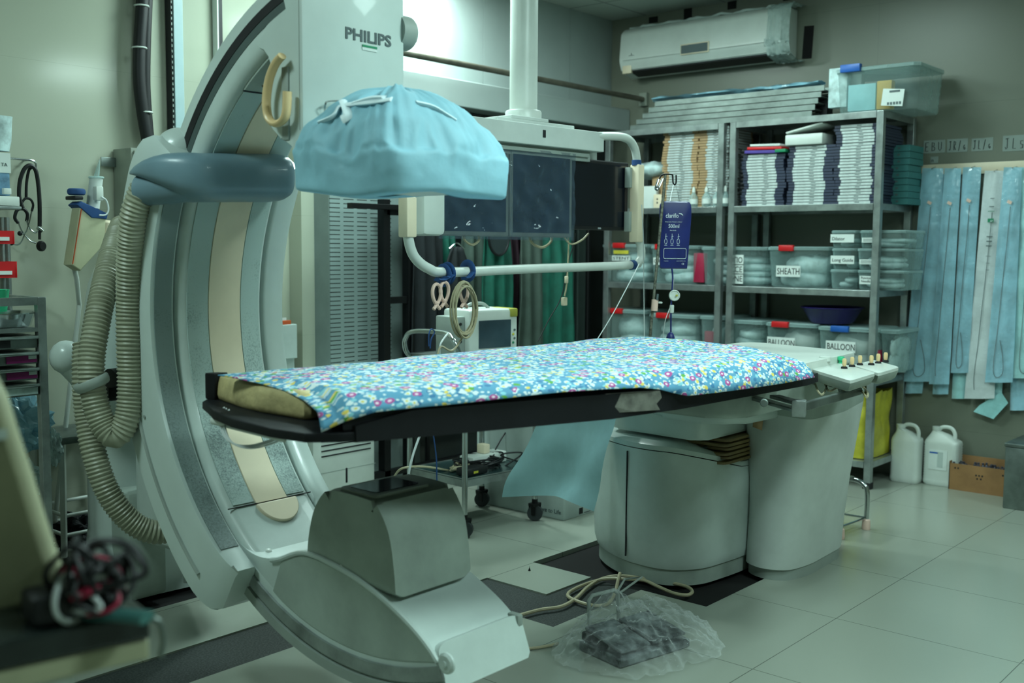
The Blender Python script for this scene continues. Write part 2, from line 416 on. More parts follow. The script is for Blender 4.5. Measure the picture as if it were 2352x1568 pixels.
def fit(o, w=None, h=None, align='LEFT'):
    """stretch lettering to a width / height in metres"""
    bb = [V(v.co) for v in o.data.vertices]; dx = max(c.x for c in bb)-min(c.x for c in bb); dy = max(c.y for c in bb)-min(c.y for c in bb)
    sx = w/dx if w else 1.; sy = h/dy if h else (sx if w else 1.)
    if not w: sx = sy
    loc, rot, _ = o.matrix_basis.decompose()
    o.matrix_basis = Matrix.LocRotScale(loc, rot, V((sx, sy, 1)))
    return o
def roundpoly(pts, r, n=5):
    """2-D polygon with rounded corners"""
    pts = [V((p[0], p[1])) for p in pts]; out = []; m = len(pts)
    rs = r if isinstance(r, (list, tuple)) else [r]*m
    for i in range(m):
        p, a, b = pts[i], pts[i-1], pts[(i+1) % m]
        da, db = (a-p), (b-p); k = min(rs[i], da.length*.48, db.length*.48)
        if k < 1e-5: out.append((p.x, p.y)); continue
        A, B = p+da.normalized()*k, p+db.normalized()*k
        for j in range(n+1):
            t = j/n; q = A*(1-t)**2+p*2*t*(1-t)+B*t*t; out.append((q.x, q.y))
    return out
def resample(poly, n):
    P_ = [V((p[0], p[1], 0)) for p in poly]; P_.append(P_[0]); Ls = [0]
    for a, b in zip(P_, P_[1:]): Ls.append(Ls[-1]+(b-a).length)
    out = []; T = Ls[-1]
    for k in range(n):
        s = T*k/n
        for i in range(len(Ls)-1):
            if Ls[i] <= s <= Ls[i+1]+1e-12:
                t = (s-Ls[i])/max(1e-9, Ls[i+1]-Ls[i]); q = P_[i].lerp(P_[i+1], t); out.append((q.x, q.y)); break
    return out
def coons(near, far, left, right):
    """surface through four boundary polylines (functions of 0..1)"""
    def f(u, v):
        a = near(u)*(1-v)+far(u)*v; b = left(v)*(1-u)+right(v)*u
        c = (near(0)*(1-u)+near(1)*u)*(1-v)+(far(0)*(1-u)+far(1)*u)*v
        return a+b-c
    return f
def along(pts):
    pts = [V(p) for p in pts]; Ls = [0]
    for a, b in zip(pts, pts[1:]): Ls.append(Ls[-1]+(b-a).length)
    def f(t):
        s = t*Ls[-1]
        for i in range(len(Ls)-1):
            if s <= Ls[i+1] or i == len(Ls)-2:
                return pts[i].lerp(pts[i+1], (s-Ls[i])/max(1e-9, Ls[i+1]-Ls[i]))
    return f

def translucent(k, f):
    m = M[k]; nt = m.node_tree; b = nt.nodes['Principled BSDF']; tr = N(nt, 'ShaderNodeBsdfTranslucent'); mx = N(nt, 'ShaderNodeMixShader'); mx.inputs[0].default_value = f
    src = b.inputs['Base Color'].links[0].from_socket; L(nt, src, tr.inputs['Color']); L(nt, b.outputs[0], mx.inputs[1]); L(nt, tr.outputs[0], mx.inputs[2]); L(nt, mx.outputs[0], nt.nodes['Material Output'].inputs['Surface'])
translucent('drape2', .5); translucent('drape', .2); translucent('pouchback', .2)
# ============================================================ ROOM
XW, YW, ZC = 6.09, 4.40, 2.85
X0, Y0 = -1.6, -2.6
holes = [(1.40, 2.80, 2.735, 2.99), (2.80, 3.055, 2.22, 2.99), (3.055, 3.337, 2.22, 2.457), (3.337, 4.40, 1.935, 2.757), (1.60, 2.95, 3.395, 4.24)]
xs = sorted({X0, XW, *[h[0] for h in holes], *[h[1] for h in holes]}); ys = sorted({Y0, YW, *[h[2] for h in holes], *[h[3] for h in holes]})
holes[1] = (2.80, 3.055, 2.22, 2.757)
ys = sorted(set(ys) | {2.757})
def inhole(x, y): return any(a < x < b and c < y < d for a, b, c, d in holes)
mb = MB()
for x0, x1 in zip(xs, xs[1:]):
    for y0, y1 in zip(ys, ys[1:]):
        if inhole((x0+x1)/2, (y0+y1)/2): continue
        mb.quad((x0, y0, 0), (x1, y0, 0), (x1, y1, 0), (x0, y1, 0))
        for (ax, ay, bx, by, ox, oy) in ((x0, y0, x1, y0, 0, -1e-3), (x0, y1, x1, y1, 0, 1e-3), (x0, y0, x0, y1, -1e-3, 0), (x1, y0, x1, y1, 1e-3, 0)):
            if inhole((ax+bx)/2+ox, (ay+by)/2+oy): mb.quad((ax, ay, 0), (bx, by, 0), (bx, by, -.02), (ax, ay, -.02))
struct(mb.build('floor', 'floor', org=(0, 0, 0), smooth=False))
mb = MB()
for h in holes[:3]: mb.box((h[0], h[2], -.05), (h[1], h[3], -.006))
struct(mb.build('trim_1', 'terrazzo', smooth=False))
mb = MB()
for h in holes[3:]: mb.box((h[0], h[2], -.08), (h[1], h[3], -.02))
struct(mb.build('trim_2', 'pit', smooth=False))
struct(MB().box((X0, YW, -.05), (XW+.1, YW+.1, ZC)).build('wall_back', 'wall_b', org=(0, 0, 0), smooth=False))
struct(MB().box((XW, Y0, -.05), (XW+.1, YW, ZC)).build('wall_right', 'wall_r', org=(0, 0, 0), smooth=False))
struct(MB().box((X0-.1, Y0, -.05), (X0, YW+.1, ZC)).build('wall_left', 'wall_o', org=(0, 0, 0), smooth=False))
struct(MB().box((X0-.1, Y0-.1, -.05), (XW+.1, Y0, ZC)).build('wall_front', 'wall_o', org=(0, 0, 0), smooth=False))
struct(MB().box((X0-.1, Y0-.1, ZC), (XW+.1, YW+.1, ZC+.1)).build('ceiling', 'ceil', org=(0, 0, 0), smooth=False))
# upper steel panelling of the back wall, bulkhead over the dark viewing window
mb = MB(); mb.box((3.60, YW-.03, 2.22), (4.78, YW-.001, ZC-.001)); mb.box((4.784, YW-.03, 2.22), (5.62, YW-.001, ZC-.001)); mb.box((5.624, YW-.03, 2.22), (XW-.001, YW-.001, ZC-.001))
struct(mb.build('trim_3', 'panel', smooth=False))
mb = MB(); mb.box((3.60, 4.21, 2.085), (XW-.002, YW-.001, 2.235))
struct(mb.build('trim_4', 'panel', smooth=False, bevel=.006))
struct(MB().box((4.02, YW-.06, .02), (6.05, YW-.001, 2.08)).build('window_1', mat('dark_window_panel', S(26, 34, 36), .25, var=.2), smooth=False))
# vertical wall panels right of the aprons
mb = MB()
for a, b in ((4.04, 4.20), (5.50, 5.62), (5.66, 5.78)): mb.box((a, YW-.09, .02), (b, YW-.06, 2.05))
struct(mb.build('trim_5', mat('grey_wall_strip', S(66, 80, 76), .5, var=.1), smooth=False, bevel=.004))
# pillar
struct(MB().box((3.365, 4.30, 0), (3.60, YW-.001, ZC-.001)).build('trim_6', 'wall_b', smooth=False, org=(0, 0, 0)))
# pipe running in front of the bulkhead
struct(MB().cyl((3.0, 4.09, 2.292), (XW-.02, 4.09, 2.292), .017).build('trim_8', mat('brown_pipe', S(112, 110, 98), .4, metal=.5, var=.3)))
struct(MB().box((XW-.03, 4.06, 2.25), (XW-.001, 4.12, 2.335)).build('trim_9', 'grey_metal', smooth=False))
# small broken-away wall edge above the air conditioner
mb = MB()
for y0, y1, z0, z1 in ((4.0, 4.07, 2.79, 2.83), (3.74, 3.80, 2.78, 2.848), (3.42, 3.48, 2.80, 2.848), (3.05, 3.1, 2.80, 2.848)):
    mb.box((XW-.004, y0, z0), (XW-.0005, y1, z1))
struct(mb.build('trim_7', 'pit', smooth=False))
mb = MB().box((XW-.006, 2.90, 2.44), (XW-.0005, 2.96, 2.63), rot=Matrix.Rotation(.05, 4, 'X'))
tag(mb.build('wall_patch', 'pit', smooth=False), 'small black rectangular patch on the wall right of the air conditioner', 'patch')
# ------------------------------------------------------------ lights
def lamp(x, y, w, power, name, col=(.72, 1.0, .955), z=ZC-.012, vis=True, h=None):
    ld = bpy.data.lights.new(name, 'AREA'); ld.shape = 'RECTANGLE'; ld.size = w; ld.size_y = h or w; ld.energy = power; ld.color = col
    o = bpy.data.objects.new(name, ld); COL.objects.link(o); o.location = (x, y, z-.012)
    return o
LAMPS = [(4.8, -.5, 24), (1.9, -.5, 46), (2.7, .85, 46), (.3, 2.7, 30), (4.7, 2.6, 16), (3.3, 3.55, 36)]
for i, (x, y, pw) in enumerate(LAMPS):
    lamp(x, y, .56, pw, 'panel_light')
    fr = thing('ceiling_light', (x, y, ZC), ['square flush ceiling light panel behind the photographer, farther right', 'square flush ceiling light panel behind the photographer, nearer', 'square flush ceiling light panel above the patient table', 'square flush ceiling light panel above the drawer trolley', 'square flush ceiling light panel nearest the shelving', 'square flush ceiling light panel close to the back wall'][i], 'ceiling light')
    mb = MB()
    for a, b in (((x-.3, y-.3), (x+.3, y-.28)), ((x-.3, y+.28), (x+.3, y+.3)), ((x-.3, y-.28), (x-.28, y+.28)), ((x+.28, y-.28), (x+.3, y+.28))): mb.box((a[0], a[1], ZC-.012), (b[0], b[1], ZC-.001))
    mb.build('frame', 'white', fr, smooth=False)
    m_, nt_, b_ = _nodes('light_diffuser'); b_.inputs['Emission Color'].default_value = (.8, 1, .95, 1); b_.inputs['Emission Strength'].default_value = 6.
    MB().box((x-.28, y-.28, ZC-.008), (x+.28, y+.28, ZC-.001)).build('diffuser', m_, fr, smooth=False)
# round downlight that washes the upper panel
t = thing('downlight', (4.16, 4.12, ZC), 'round ceiling downlight washing the steel panel by the back wall', 'downlight')
MB().lathe([(.10, ZC-.015), (.115, ZC-.012), (.115, ZC-.001)], (4.16, 4.12, 0)).build('rim', 'white', t)
m_, nt_, b_ = _nodes('downlight_disc'); b_.inputs['Emission Color'].default_value = (.85, 1, .97, 1); b_.inputs['Emission Strength'].default_value = 30.
MB().lathe([(.0001, ZC-.019), (.095, ZC-.019), (.095, ZC-.0155)], (4.16, 4.12, 0)).build('disc', m_, t)
ld = bpy.data.lights.new('downlight_lamp', 'AREA'); ld.shape = 'DISK'; ld.size = .19; ld.energy = 30; ld.color = (.8, 1, .95)
o = bpy.data.objects.new('downlight_lamp', ld); COL.objects.link(o); o.location = (4.16, 4.12, ZC-.03)
w = bpy.data.worlds.new('room_world'); SC.world = w; w.use_nodes = True
w.node_tree.nodes['Background'].inputs[0].default_value = (.35, .55, .5, 1); w.node_tree.nodes['Background'].inputs[1].default_value = .15
# ------------------------------------------------------------ camera
cd = bpy.data.cameras.new('camera'); cam = bpy.data.objects.new('camera', cd); COL.objects.link(cam)
cam.matrix_world = Matrix.Translation(CO) @ Matrix((CR, CU, -CF)).transposed().to_4x4()
cd.sensor_width = 36.; cd.lens = 36.*FPX/2352.; cd.clip_start = .05; cd.clip_end = 60
cd.dof.use_dof = True; cd.dof.focus_distance = 3.8; cd.dof.aperture_fstop = 2.7
SC.camera = cam
SC.view_settings.view_transform = 'Standard'; SC.view_settings.look = 'None'; SC.view_settings.exposure = -.02; SC.view_settings.gamma = .96
SC.cycles.use_denoising = True; SC.cycles.max_bounces = 6; SC.cycles.transparent_max_bounces = 16; SC.cycles.use_adaptive_sampling = True; SC.cycles.adaptive_threshold = .07; SC.cycles.sample_clamp_indirect = 4.
# ============================================================ C-ARM GANTRY
YA, ZA = 2.05, 1.095           # centre of the arc
XL, XR = 1.77, 2.08
def rp(r, a, x): return V((x, YA+r*math.cos(math.radians(a)), ZA+r*math.sin(math.radians(a))))
def ring(mb, prof, a0, a1, step=2.):
    n = max(2, int(abs(a1-a0)/step))
    return mb.loft([[rp(r, a0+(a1-a0)*i/n, x) for r, x in prof] for i in range(n+1)])
C = thing('c_arm_machine', (2.25, 3.45, 0), 'large pale grey floor-mounted angiography C-arm curving around the head end of the patient table', 'x-ray machine')
mb = MB(); ring(mb, [(.803, XL+.032), (.807, XL+.016), (.817, XL+.005), (.832, XL), (.90, XL), (.918, XL+.012), (.918, XR-.012), (.905, XR), (.832, XR), (.807, XR-.016), (.803, XR-.032)], -111, 72)
arc = mb.build('arc', 'shell_dirty', C, angle=50)
mb = MB(); ring(mb, [(.886, XL-.003), (.886, XL+.002), (.912, XL+.002), (.912, XL-.003)], 22, 72); mb.build('rubber_seal', 'rubber', arc)
mb = MB(); ring(mb, [(.863, XL-.0015), (.863, XL+.002), (.8855, XL+.002), (.8855, XL-.0015)], 22, 72); mb.build('seal_shoulder', mat('seal_grey', S(74, 88, 86), .6, var=.1), arc)
mb = MB(); ring(mb, [(.9125, XL-.002), (.9125, XL+.02), (.945, XL+.02), (.952, XL+.006), (.945, XL-.002)], 22, 72); ring(mb, [(.919, XL+.02), (.919, XR), (.948, XR-.01), (.948, XL+.02)], 22, 72); mb.build('outer_cover', 'shell', arc)
mb = MB(); ring(mb, [(.852, XL-.008), (.852, XL+.002), (.886, XL+.002), (.886, XL-.008)], -111, -56); mb.build('guide_rail', 'steel', arc)
mb = MB(); ring(mb, [(.894, XL-.012), (.894, XL+.002), (.921, XL+.002), (.921, XL-.012)], -111, -56)
mb.build('rail_lip', 'shell_grey', arc)
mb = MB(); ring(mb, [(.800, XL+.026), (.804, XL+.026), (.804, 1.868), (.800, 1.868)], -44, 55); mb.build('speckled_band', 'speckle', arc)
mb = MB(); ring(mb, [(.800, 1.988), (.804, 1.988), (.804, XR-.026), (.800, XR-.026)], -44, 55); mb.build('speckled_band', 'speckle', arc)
mb = MB(); ring(mb, [(.7985, 1.872), (.804, 1.872), (.804, 1.984), (.7985, 1.984)], -44.6, 55); mb.build('cream_inlay', 'cream', arc)
# carrier sleeve that the arc slides in
SL = MB()
prof = [(.818, 1.684), (.815, 1.70), (.815, 1.755), (.822, 1.762), (.94, 1.762), (.94, 2.088), (.822, 2.088), (.815, 2.095), (.815, 2.15), (.822, 2.165), (1.0, 2.165), (1.02, 2.14), (1.02, 1.70), (1.0, 1.676), (.84, 1.676)]
n = 56; rings = []
for i in range(n+1):
    a = -59+92*i/n
    e = min(1, (i)/5, (n-i)/5); k = math.sqrt(max(0, 1-(1-e)**2))      # rounded ends
    ring_ = []
    for r, x in prof:
        xm = (x-1.92)*(.90+.10*k)+1.92 if r > .9 or x < 1.69 or x > 2.16 else x
        ring_.append(rp(r if r < .96 else .96+(r-.96)*k, a, xm))
    rings.append(ring_)
SL.loft(rings); sleeve = SL.build('carrier_sleeve', 'shell', C, angle=50)
mb = MB(); ring(mb, [(.8125, 1.694), (.817, 1.694), (.817, 1.752), (.8125, 1.752)], -53, 27); mb.build('worn_track', 'speckle_dk', sleeve)
mb = MB(); mb.sweep([rp(.93, a, 1.673) for a in range(-52, 10, 3)], .006, 6); mb.build('trim_rib', 'shell_grey', sleeve)
mb = MB()
for a in (-20, -2, 14): mb.cyl(rp(.90, a, 1.672), rp(.90, a, 1.678), .005, n=10)
mb.build('screws', 'shell_grey', sleeve)
# blue-grey pivot cover bridging the arc, and the collar that takes the hose
def sup(u, k): return math.copysign(abs(u)**k, u)
mb = MB(); rings = []
secs = []
for i in range(20):
    t = i/19; e = math.sqrt(max(0., 1-max(0, (1-t-.80)/.20)**2))
    secs.append((lerp(2.07, 1.745, t), 2.72, lerp(1.508, 1.492, t), .10*max(.25, e), (.073-.003*t)*max(e, .04), 0))
secs += [(1.722, 2.728, 1.495, .094, .067, 12), (1.702, 2.745, 1.501, .084, .060, 22), (1.684, 2.768, 1.508, .072, .050, 32), (1.668, 2.797, 1.513, .058, .038, 42), (1.656, 2.828, 1.514, .044, .026, 48), (1.647, 2.856, 1.511, .030, .015, 52), (1.641, 2.880, 1.506, .012, .005, 54)]
for x, y, z, wy, hz, ph in secs:
    ph = math.radians(ph); d_ = V((math.sin(ph), math.cos(ph), 0))
    rings.append([V((x, y, z))+d_*(wy*sup(math.cos(a), .7))+V((0, 0, hz*sup(math.sin(a), .6))) for a in (2*PI*j/28 for j in range(28))])
mb.loft(rings); cover = mb.build('pivot_cover', 'bluegrey', C, angle=60)
hs = P(326, 438, y=2.86)
mb = MB(); mb.sweep(spline([V((1.86, 2.66, 1.490)), V((1.78, 2.67, 1.482)), V((1.71, 2.745, 1.466)), hs], 6), [.030]*2+[.036]*2+[.042]*2+[.046]*6+[.047, .047, .046, .046, .045, .045, .046], 24)
mb.build('hose_collar', 'bluegrey', cover)
mb = MB(); mb.ball((1.79, 2.86, 1.578), .082, (.9, .9, .85), 32); mb.build('clamp_block', 'shell', C)
# corrugated hoses
def hose(px, r=.038):
    pts = even(spline([P(a, b, y=c) for a, b, c in px], 14), .0030)
    rad = [r*(1+.065*math.sin(2*PI*i*.0030/.0125)) for i in range(len(pts))]
    return MB().sweep(pts, rad, 16)
hose([(330, 432, 2.85), (308, 492, 2.88), (299, 580, 2.92), (297, 690, 2.95), (298, 800, 2.95), (300, 890, 2.95), (292, 962, 2.95), (264, 1000, 2.97), (234, 968, 3.0), (214, 900, 3.02), (210, 830, 3.03), (223, 740, 3.05), (242, 650, 3.1), (262, 570, 3.2), (280, 520, 3.35)]).build('ribbed_hose', 'hose', C)
hose([(196, 790, 3.12), (194, 860, 3.10), (200, 950, 3.09), (216, 1040, 3.06), (248, 1130, 3.03), (300, 1196, 3.0), (358, 1222, 2.97), (420, 1208, 2.96)], .036).build('ribbed_hose', 'hose', C)
mb = MB(); c = P(211, 880, y=3.02); mb.sweep([c+V((math.cos(a)*.044, math.sin(a)*.044, .018*math.cos(a+.6))) for a in (2*PI*k/24 for k in range(24))], .012, 8, closed=True, flat=(.5, 1.3)); mb.build('hose_clamp', 'shell_grey', C)
mb = MB(); c = P(258, 866, y=3.12); mb.cyl(c-V((.02, .02, .0)), c+V((.02, -.01, .0)), .03); mb.box(c+V((-.02, -.01, -.075)), c+V((.03, .03, -.01)), .01); mb.build('clamp_knob', 'black', C)
# floor stand
mb = MB(); rings = []
for z, k, dy in ((.0, 1.04, 0), (.10, 1.04, 0), (.17, 1.02, 0), (.22, .98, 0), (.5, .97, 0), (.9, .98, 0), (1.05, .95, 0), (1.15, .85, 0), (1.22, .68, 0), (1.26, .42, 0), (1.275, .12, 0)):
    pl = resample(roundpoly([(1.87, 3.56), (2.38, 3.52), (2.42, 3.99), (2.03, 3.99)], .14, 8), 56)
    cx, cy = 2.12, 3.76
    rings.append([V((cx+(x-cx)*k, cy+(y-cy)*k+dy, z)) for x, y in pl])
mb.loft(rings); mb.build('stand', 'shell', C)
mb = MB()
mb.loft([[V((x, y, z)) for x, y in resample(roundpoly(pp, .10, 6), 40)] for z, pp in ((.02, [(2.02, 3.58), (2.42, 3.45), (2.72, 3.58), (2.7, 3.97), (2.1, 3.97)]), (.16, [(2.02, 3.58), (2.42, 3.45), (2.72, 3.58), (2.7, 3.97), (2.1, 3.97)]), (.24, [(2.10, 3.62), (2.42, 3.52), (2.62, 3.64), (2.6, 3.93), (2.15, 3.93)]))])
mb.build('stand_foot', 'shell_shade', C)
mb = MB(); mb.loft([[V((x, y, z)) for x, y in resample(roundpoly([(1.98, 3.08), (2.12, 3.08), (2.30, 3.46), (1.95, 3.50)], .08, 5), 36)] for z in (.24, .5, .9, 1.2, 1.34)]); mb.build('stand_neck', 'shell', C, bevel=.02)
mb = MB(); q = P(152, 820, y=3.5); mb.ball(q, .055, (1, 1, 1.05)); mb.sweep([q, q+V((.06, 0, -.06)), q+V((.12, 0, -.14))], [.05, .055, .06], 16); mb.build('side_lobe', 'shell', C)
mb = MB(); mb.box((1.93, 3.46, .02), (2.08, 3.60, .42), .02); mb.build('connector_box', 'shell_shade', C)
# ------- x-ray tube cover at the bottom
X17 = lambda px, py: (lambda p: (p.y, p.z))(P(px, py, x=XL))
topline = [X17(513, 1186), X17(540, 1236), X17(585, 1274), X17(635, 1282), X17(700, 1266), X17(790, 1306), X17(870, 1362), X17(940, 1428), X17(985, 1482), X17(1010, 1522)]
tl = [(p.y, p.z) for p in spline([V((0, a, b)) for a, b in topline], 5)]
tl = tl+[(1.745, .262)]
back = [(YA+.86*math.cos(math.radians(a)), ZA+.86*math.sin(math.radians(a))) for a in range(-110, -44, 3)]
mb = MB(); mb.prism(tl+back, XL+.001, XR-.001, 'x', bevel=.007, seg=2); tube = mb.build('tube_cover', 'shell', C, angle=35)
# recessed lens-shaped side panel and its rim
rim = [V((0, y, z-.012)) for y, z in tl[16:-3]]
low = [V((0, YA+.835*math.cos(math.radians(a)), ZA+.835*math.sin(math.radians(a)))) for a in range(-104, -62, 3)]
pan = [(p.y, p.z) for p in rim+low]
MB().prism(pan, XL-.003, XL+.004, 'x', bevel=.002, seg=1).build('side_panel', 'shell_shade', tube, angle=30)
mb = MB(); mb.sweep([V((XL-.001, y, z-.004)) for y, z in tl[14:-2]], .0075, 8); mb.build('panel_rim', 'shell', tube)
mb = MB(); q = P(1028, 1522, x=XL-.004); mb.lathe([(.026, 0), (.026, .006), (.020, .011), (.0001, .011)], q, 20, axis=(-1, 0, 0)); mb.lathe([(.008, .010), (.008, .015), (.0001, .015)], q, 12, axis=(-1, 0, 0)); mb.build('end_cap', 'shell', tube)
# steps cut into the toe
mb = MB(); mb.box((XR-.02, 1.75, .31), (XR+.002, 1.79, .345), .006); mb.build('toe_latch', 'shell_grey', tube)
# oval cap, seam and screws on the plate below the inlay
def onbody(px, py, off=.0):
    r = CF+CR*((px-1176)/FPX)-CU*((py-784)/FPX); best = None
    for k in range(2200, 4600):
        p = CO+r*(k/1000)
        if XL < p.x < XR:
            z = None
            for (a, b) in zip(tl, tl[1:]):
                if min(a[0], b[0]) <= p.y <= max(a[0], b[0]): z = lerp(a[1], b[1], (p.y-a[0])/(b[0]-a[0]+1e-9)); break
            if z is not None and p.z <= z: return p+V((0, 0, off))
    return P(px, py, y=2.5)
s0, s1 = rp(.801, -44.6, XL+.004), rp(.801, -44.6, XR-.004)
mb = MB(); mb.sweep([s0, s1], .0018, 6); mb.build('seam', 'rubber', tube)
mb = MB(); e = []
cc = rp(.80, -45, 1.94); dn = (rp(.80, -49, 1.94)-rp(.80, -45, 1.94)).normalized()
base = [V((1.865, 0, 0)), V((2.0, 0, 0))]
oval = []
for k in range(25):
    a = PI*k/24; oval.append(cc+V((.072*math.cos(a), 0, 0))+dn*(.075*math.sin(a)))
up_ = V((0, -.75, .66))*.007
mb.loft([[p-up_*2 for p in oval], [p+up_ for p in oval]]); mb.build('oval_cap', 'cream', tube, bevel=.003)
mb = MB()
for px, py in ((550, 1191), (695, 1163), (617, 1266), (788, 1300)):
    q = onbody(px, py); mb.lathe([(.009, -.004), (.009, .004), (.006, .006), (.0001, .006)], q, 14, axis=(0, -.5, .86))
mb.build('screws', 'white', tube)
# collimator hood
hood = [(p.y, p.z) for p in spline([V((0, 1.905, .425)), V((0, 1.912, .50)), V((0, 1.930, .585)), V((0, 1.968, .645)), V((0, 1.995, .660)), V((0, 2.145, .664)), V((0, 2.185, .648)), V((0, 2.222, .60)), V((0, 2.245, .53)), V((0, 2.255, .45)), V((0, 2.256, .41))], 4)]
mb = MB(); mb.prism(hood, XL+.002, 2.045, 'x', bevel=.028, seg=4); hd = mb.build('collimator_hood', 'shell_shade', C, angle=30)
mb = MB(); rr = roundpoly([(1.788, 2.0), (1.99, 2.0), (1.99, 2.145), (1.788, 2.145)], .018); mb.prism(rr, .655, .669, 'z', bevel=.003, seg=1)
fr = mb.build('window_frame', 'shell_grey', hd)
rr = roundpoly([(1.812, 2.02), (1.968, 2.02), (1.968, 2.128), (1.812, 2.128)], .014); MB().prism(rr, .664, .6705, 'z').build('window_glass', mat('collimator_glass', S(18, 26, 44), .06, var=.3), hd)
# ------- upper housing
YF = 2.25
HP = [(YF, 2.22), (YF, 1.455), (2.262, 1.445), (2.285, 1.50), (2.29, 1.565), (2.345, 1.580), (2.388, 1.615), (2.402, 1.66), (2.378, 1.725), (2.372, 1.77), (2.388, 1.805), (2.41, 1.828), (2.435, 1.837), (2.455, 1.83)]
HP += [(YA+.862*math.cos(math.radians(a)), ZA+.862*math.sin(math.radians(a))) for a in (64, 68)] + [(2.30, 2.0), (2.30, 2.22)]
MB().prism(HP, XL-.001, 2.13, 'x', bevel=.006, seg=2).build('upper_housing', 'shell', C, angle=35)
hous = bpy.data.objects['upper_housing']
mb = MB(); mb.sweep([V((XL-.001, 2.262, z)) for z in (1.60, 1.9, 2.2)], .0015, 6); mb.build('housing_seam', 'shell_grey', hous)
# dark arch where the arc's channel ends
mb = MB(); ring(mb, [(.798, XL+.022), (.804, XL+.022), (.804, XR-.022), (.798, XR-.022)], 52.5, 70); mb.build('channel_end', 'shell_shade', arc); mb = MB(); q = rp(.7975, 54.5, 1.84); mb.lathe([(.005, 0), (.005, .002), (.0001, .002)], q, 10, axis=(0, -.6, -.8)); mb.build('screw_dot', 'ink', arc); mb = MB(); mb.sweep([rp(.798, 52.4, XL+.02), rp(.798, 52.4, XR-.03)], .003, 6); mb.build('channel_seam', 'ink', arc)
mb = MB(); mb.sweep(spline([P(*q, x=1.742) for q in ((648, 128), (632, 148), (618, 185), (612, 230), (616, 268), (632, 284), (650, 276), (658, 255), (660, 210))], 6), .0105, 12, flat=(1.25, .9)); mb.build('grip_handle', 'cream_hand', hous)
mb = MB(); a, b = P(661, 152, x=XL-.004), P(648, 322, x=XL-.004); mb.box((XL-.006, min(a.y, b.y)-.002, b.z), (XL, max(a.y, b.y)-.002, a.z), .002); mb.build('handle_slot', 'shell_grey', hous)
q = P(943, 74, x=2.16); mb = MB(); mb.cyl((2.12, q.y+.03, q.z), (2.165, q.y+.03, q.z), .05, n=28); mb.ball((2.165, q.y+.03, q.z), .05, (.55, 1, 1), 24); mb.build('round_knob', 'shell_grey', hous)
tx = text('brand_lettering', 'PHILIPS', P(792, 87, y=YF-.001), (1, 0, 0), (0, 0, 1), .05, 'inkgrey', hous, bold=.0012, ext=.001, w=P(897, 100, y=YF).x-P(792, 92, y=YF).x, h=P(792, 62, y=YF).z-P(792, 90, y=YF).z)
a, b = P(831, 102, y=YF), P(865, 119, y=YF); MB().box((a.x, YF-.002, b.z-.002), (b.x, YF-.0005, a.z), 0).build('small_sticker', 'paper', hous, smooth=False)
MB().box((a.x, YF-.003, a.z-.006), (b.x, YF-.002, a.z), 0).build('green_stripe', 'green', hous, smooth=False)
mb = MB(); a = P(746, 262, y=YF-.01); mb.sweep(spline([a, P(747, 240, y=YF-.02), P(760, 232, y=YF-.02), P(830, 233, y=YF-.02)], 5), .0025, 6); mb.build('wire_hoop', 'chrome', hous)
mb = MB(); mb.prism(roundpoly([(1.73, 1.87), (2.11, 1.87), (2.11, 2.21), (1.73, 2.21)], .03), 1.44, 1.52, 'z'); mb.box((1.80, 1.95, 1.52), (2.05, 2.245, 1.62), .01); mb.build('detector', 'white', C)
# blue drape tied round the detector
def drape(u, v):
    a = 2*PI*u; c, s = math.cos(a), math.sin(a)
    k = 1/max(abs(c)**5+abs(s)**5, 1e-9)**.2                       # rounded square
    hx, hy = .232*k*c, .205*k*s
    prof = [(0, .60, -.003), (.07, .97, -.006), (.10, 1.0, .0), (.36, .995, .085), (.40, .965, .094), (.47, .945, .108), (.62, .82, .160), (.78, .60, .212), (.9, .34, .244), (1, .02, .258)]
    sc_ = interp([p[0] for p in prof], [p[1] for p in prof], v); z = interp([p[0] for p in prof], [p[2] for p in prof], v)
    cx, cy = 1.92-.035*max(0, v-.4), 2.035+.0*v
    left = .5+.5*math.cos(a-math.radians(200))                      # the left part is gathered, the right nearly flat
    f = max(0, v-.25)*left
    pl = math.sin(a*37+3*math.sin(a*5)+v*2)*.014*f+abs(math.sin(a*13+1.3+v))*.022*f*(1-.3*v)+.010*abs(math.sin(a*3.5+v*3.2))*max(0, v-.2)
    nz = (noise.noise(V((c*2.1, s*2.1, v*3)))*.020+(.5-abs(noise.noise(V((c*4.5+3, s*4.5, v*5)))))*.016)*min(1, v*3)
    m_ = sc_*(1+(pl+nz)*3.2)
    sag = .008*math.sin(a*3+.6)*(1-v)+.006*math.cos(a-.8)
    return V((cx+hx*m_, cy+hy*m_, 1.437+z+nz*.9*(v > .3)+(sag if v < .5 else 0)))
mb = MB(); mb.grid(drape, 200, 44); bmesh.ops.remove_doubles(mb.bm, verts=mb.bm.verts, dist=.0005)
d = mb.build('detector_drape', 'drape', None, angle=75); tag(d, 'pale blue gathered drape tied over the flat detector under the C-arm', 'drape')
mb = MB()
for pts in (((735, 282), (765, 268), (782, 245), (820, 238), (860, 234), (900, 228)), ((815, 238), (855, 226), (885, 224)), ((950, 235), (990, 245), (1020, 262), (1045, 278)), ((790, 232), (800, 262), (785, 275))):
    def dz(px, py):
        r = CF+CR*((px-1176)/FPX)-CU*((py-784)/FPX); best = None
        for k in range(2150, 3100, 4):
            p = CO+r*(k/1000); dx, dy = (p.x-1.90)/.232, (p.y-2.035)/.205
            q_ = max(abs(dx), abs(dy), .001)
            z = 1.437+interp([0, .34, .6, .82, .96, 1.0], [.258, .244, .212, .16, .105, .0], q_)
            if p.z <= z+.008 and q_ < 1.05: return p
        return CO+r*2.62
    mb.sweep(spline([dz(*q) for q in pts], 5), .011, 6, flat=(1.2, .5))
o = mb.build('tie_strips', 'tie', d)
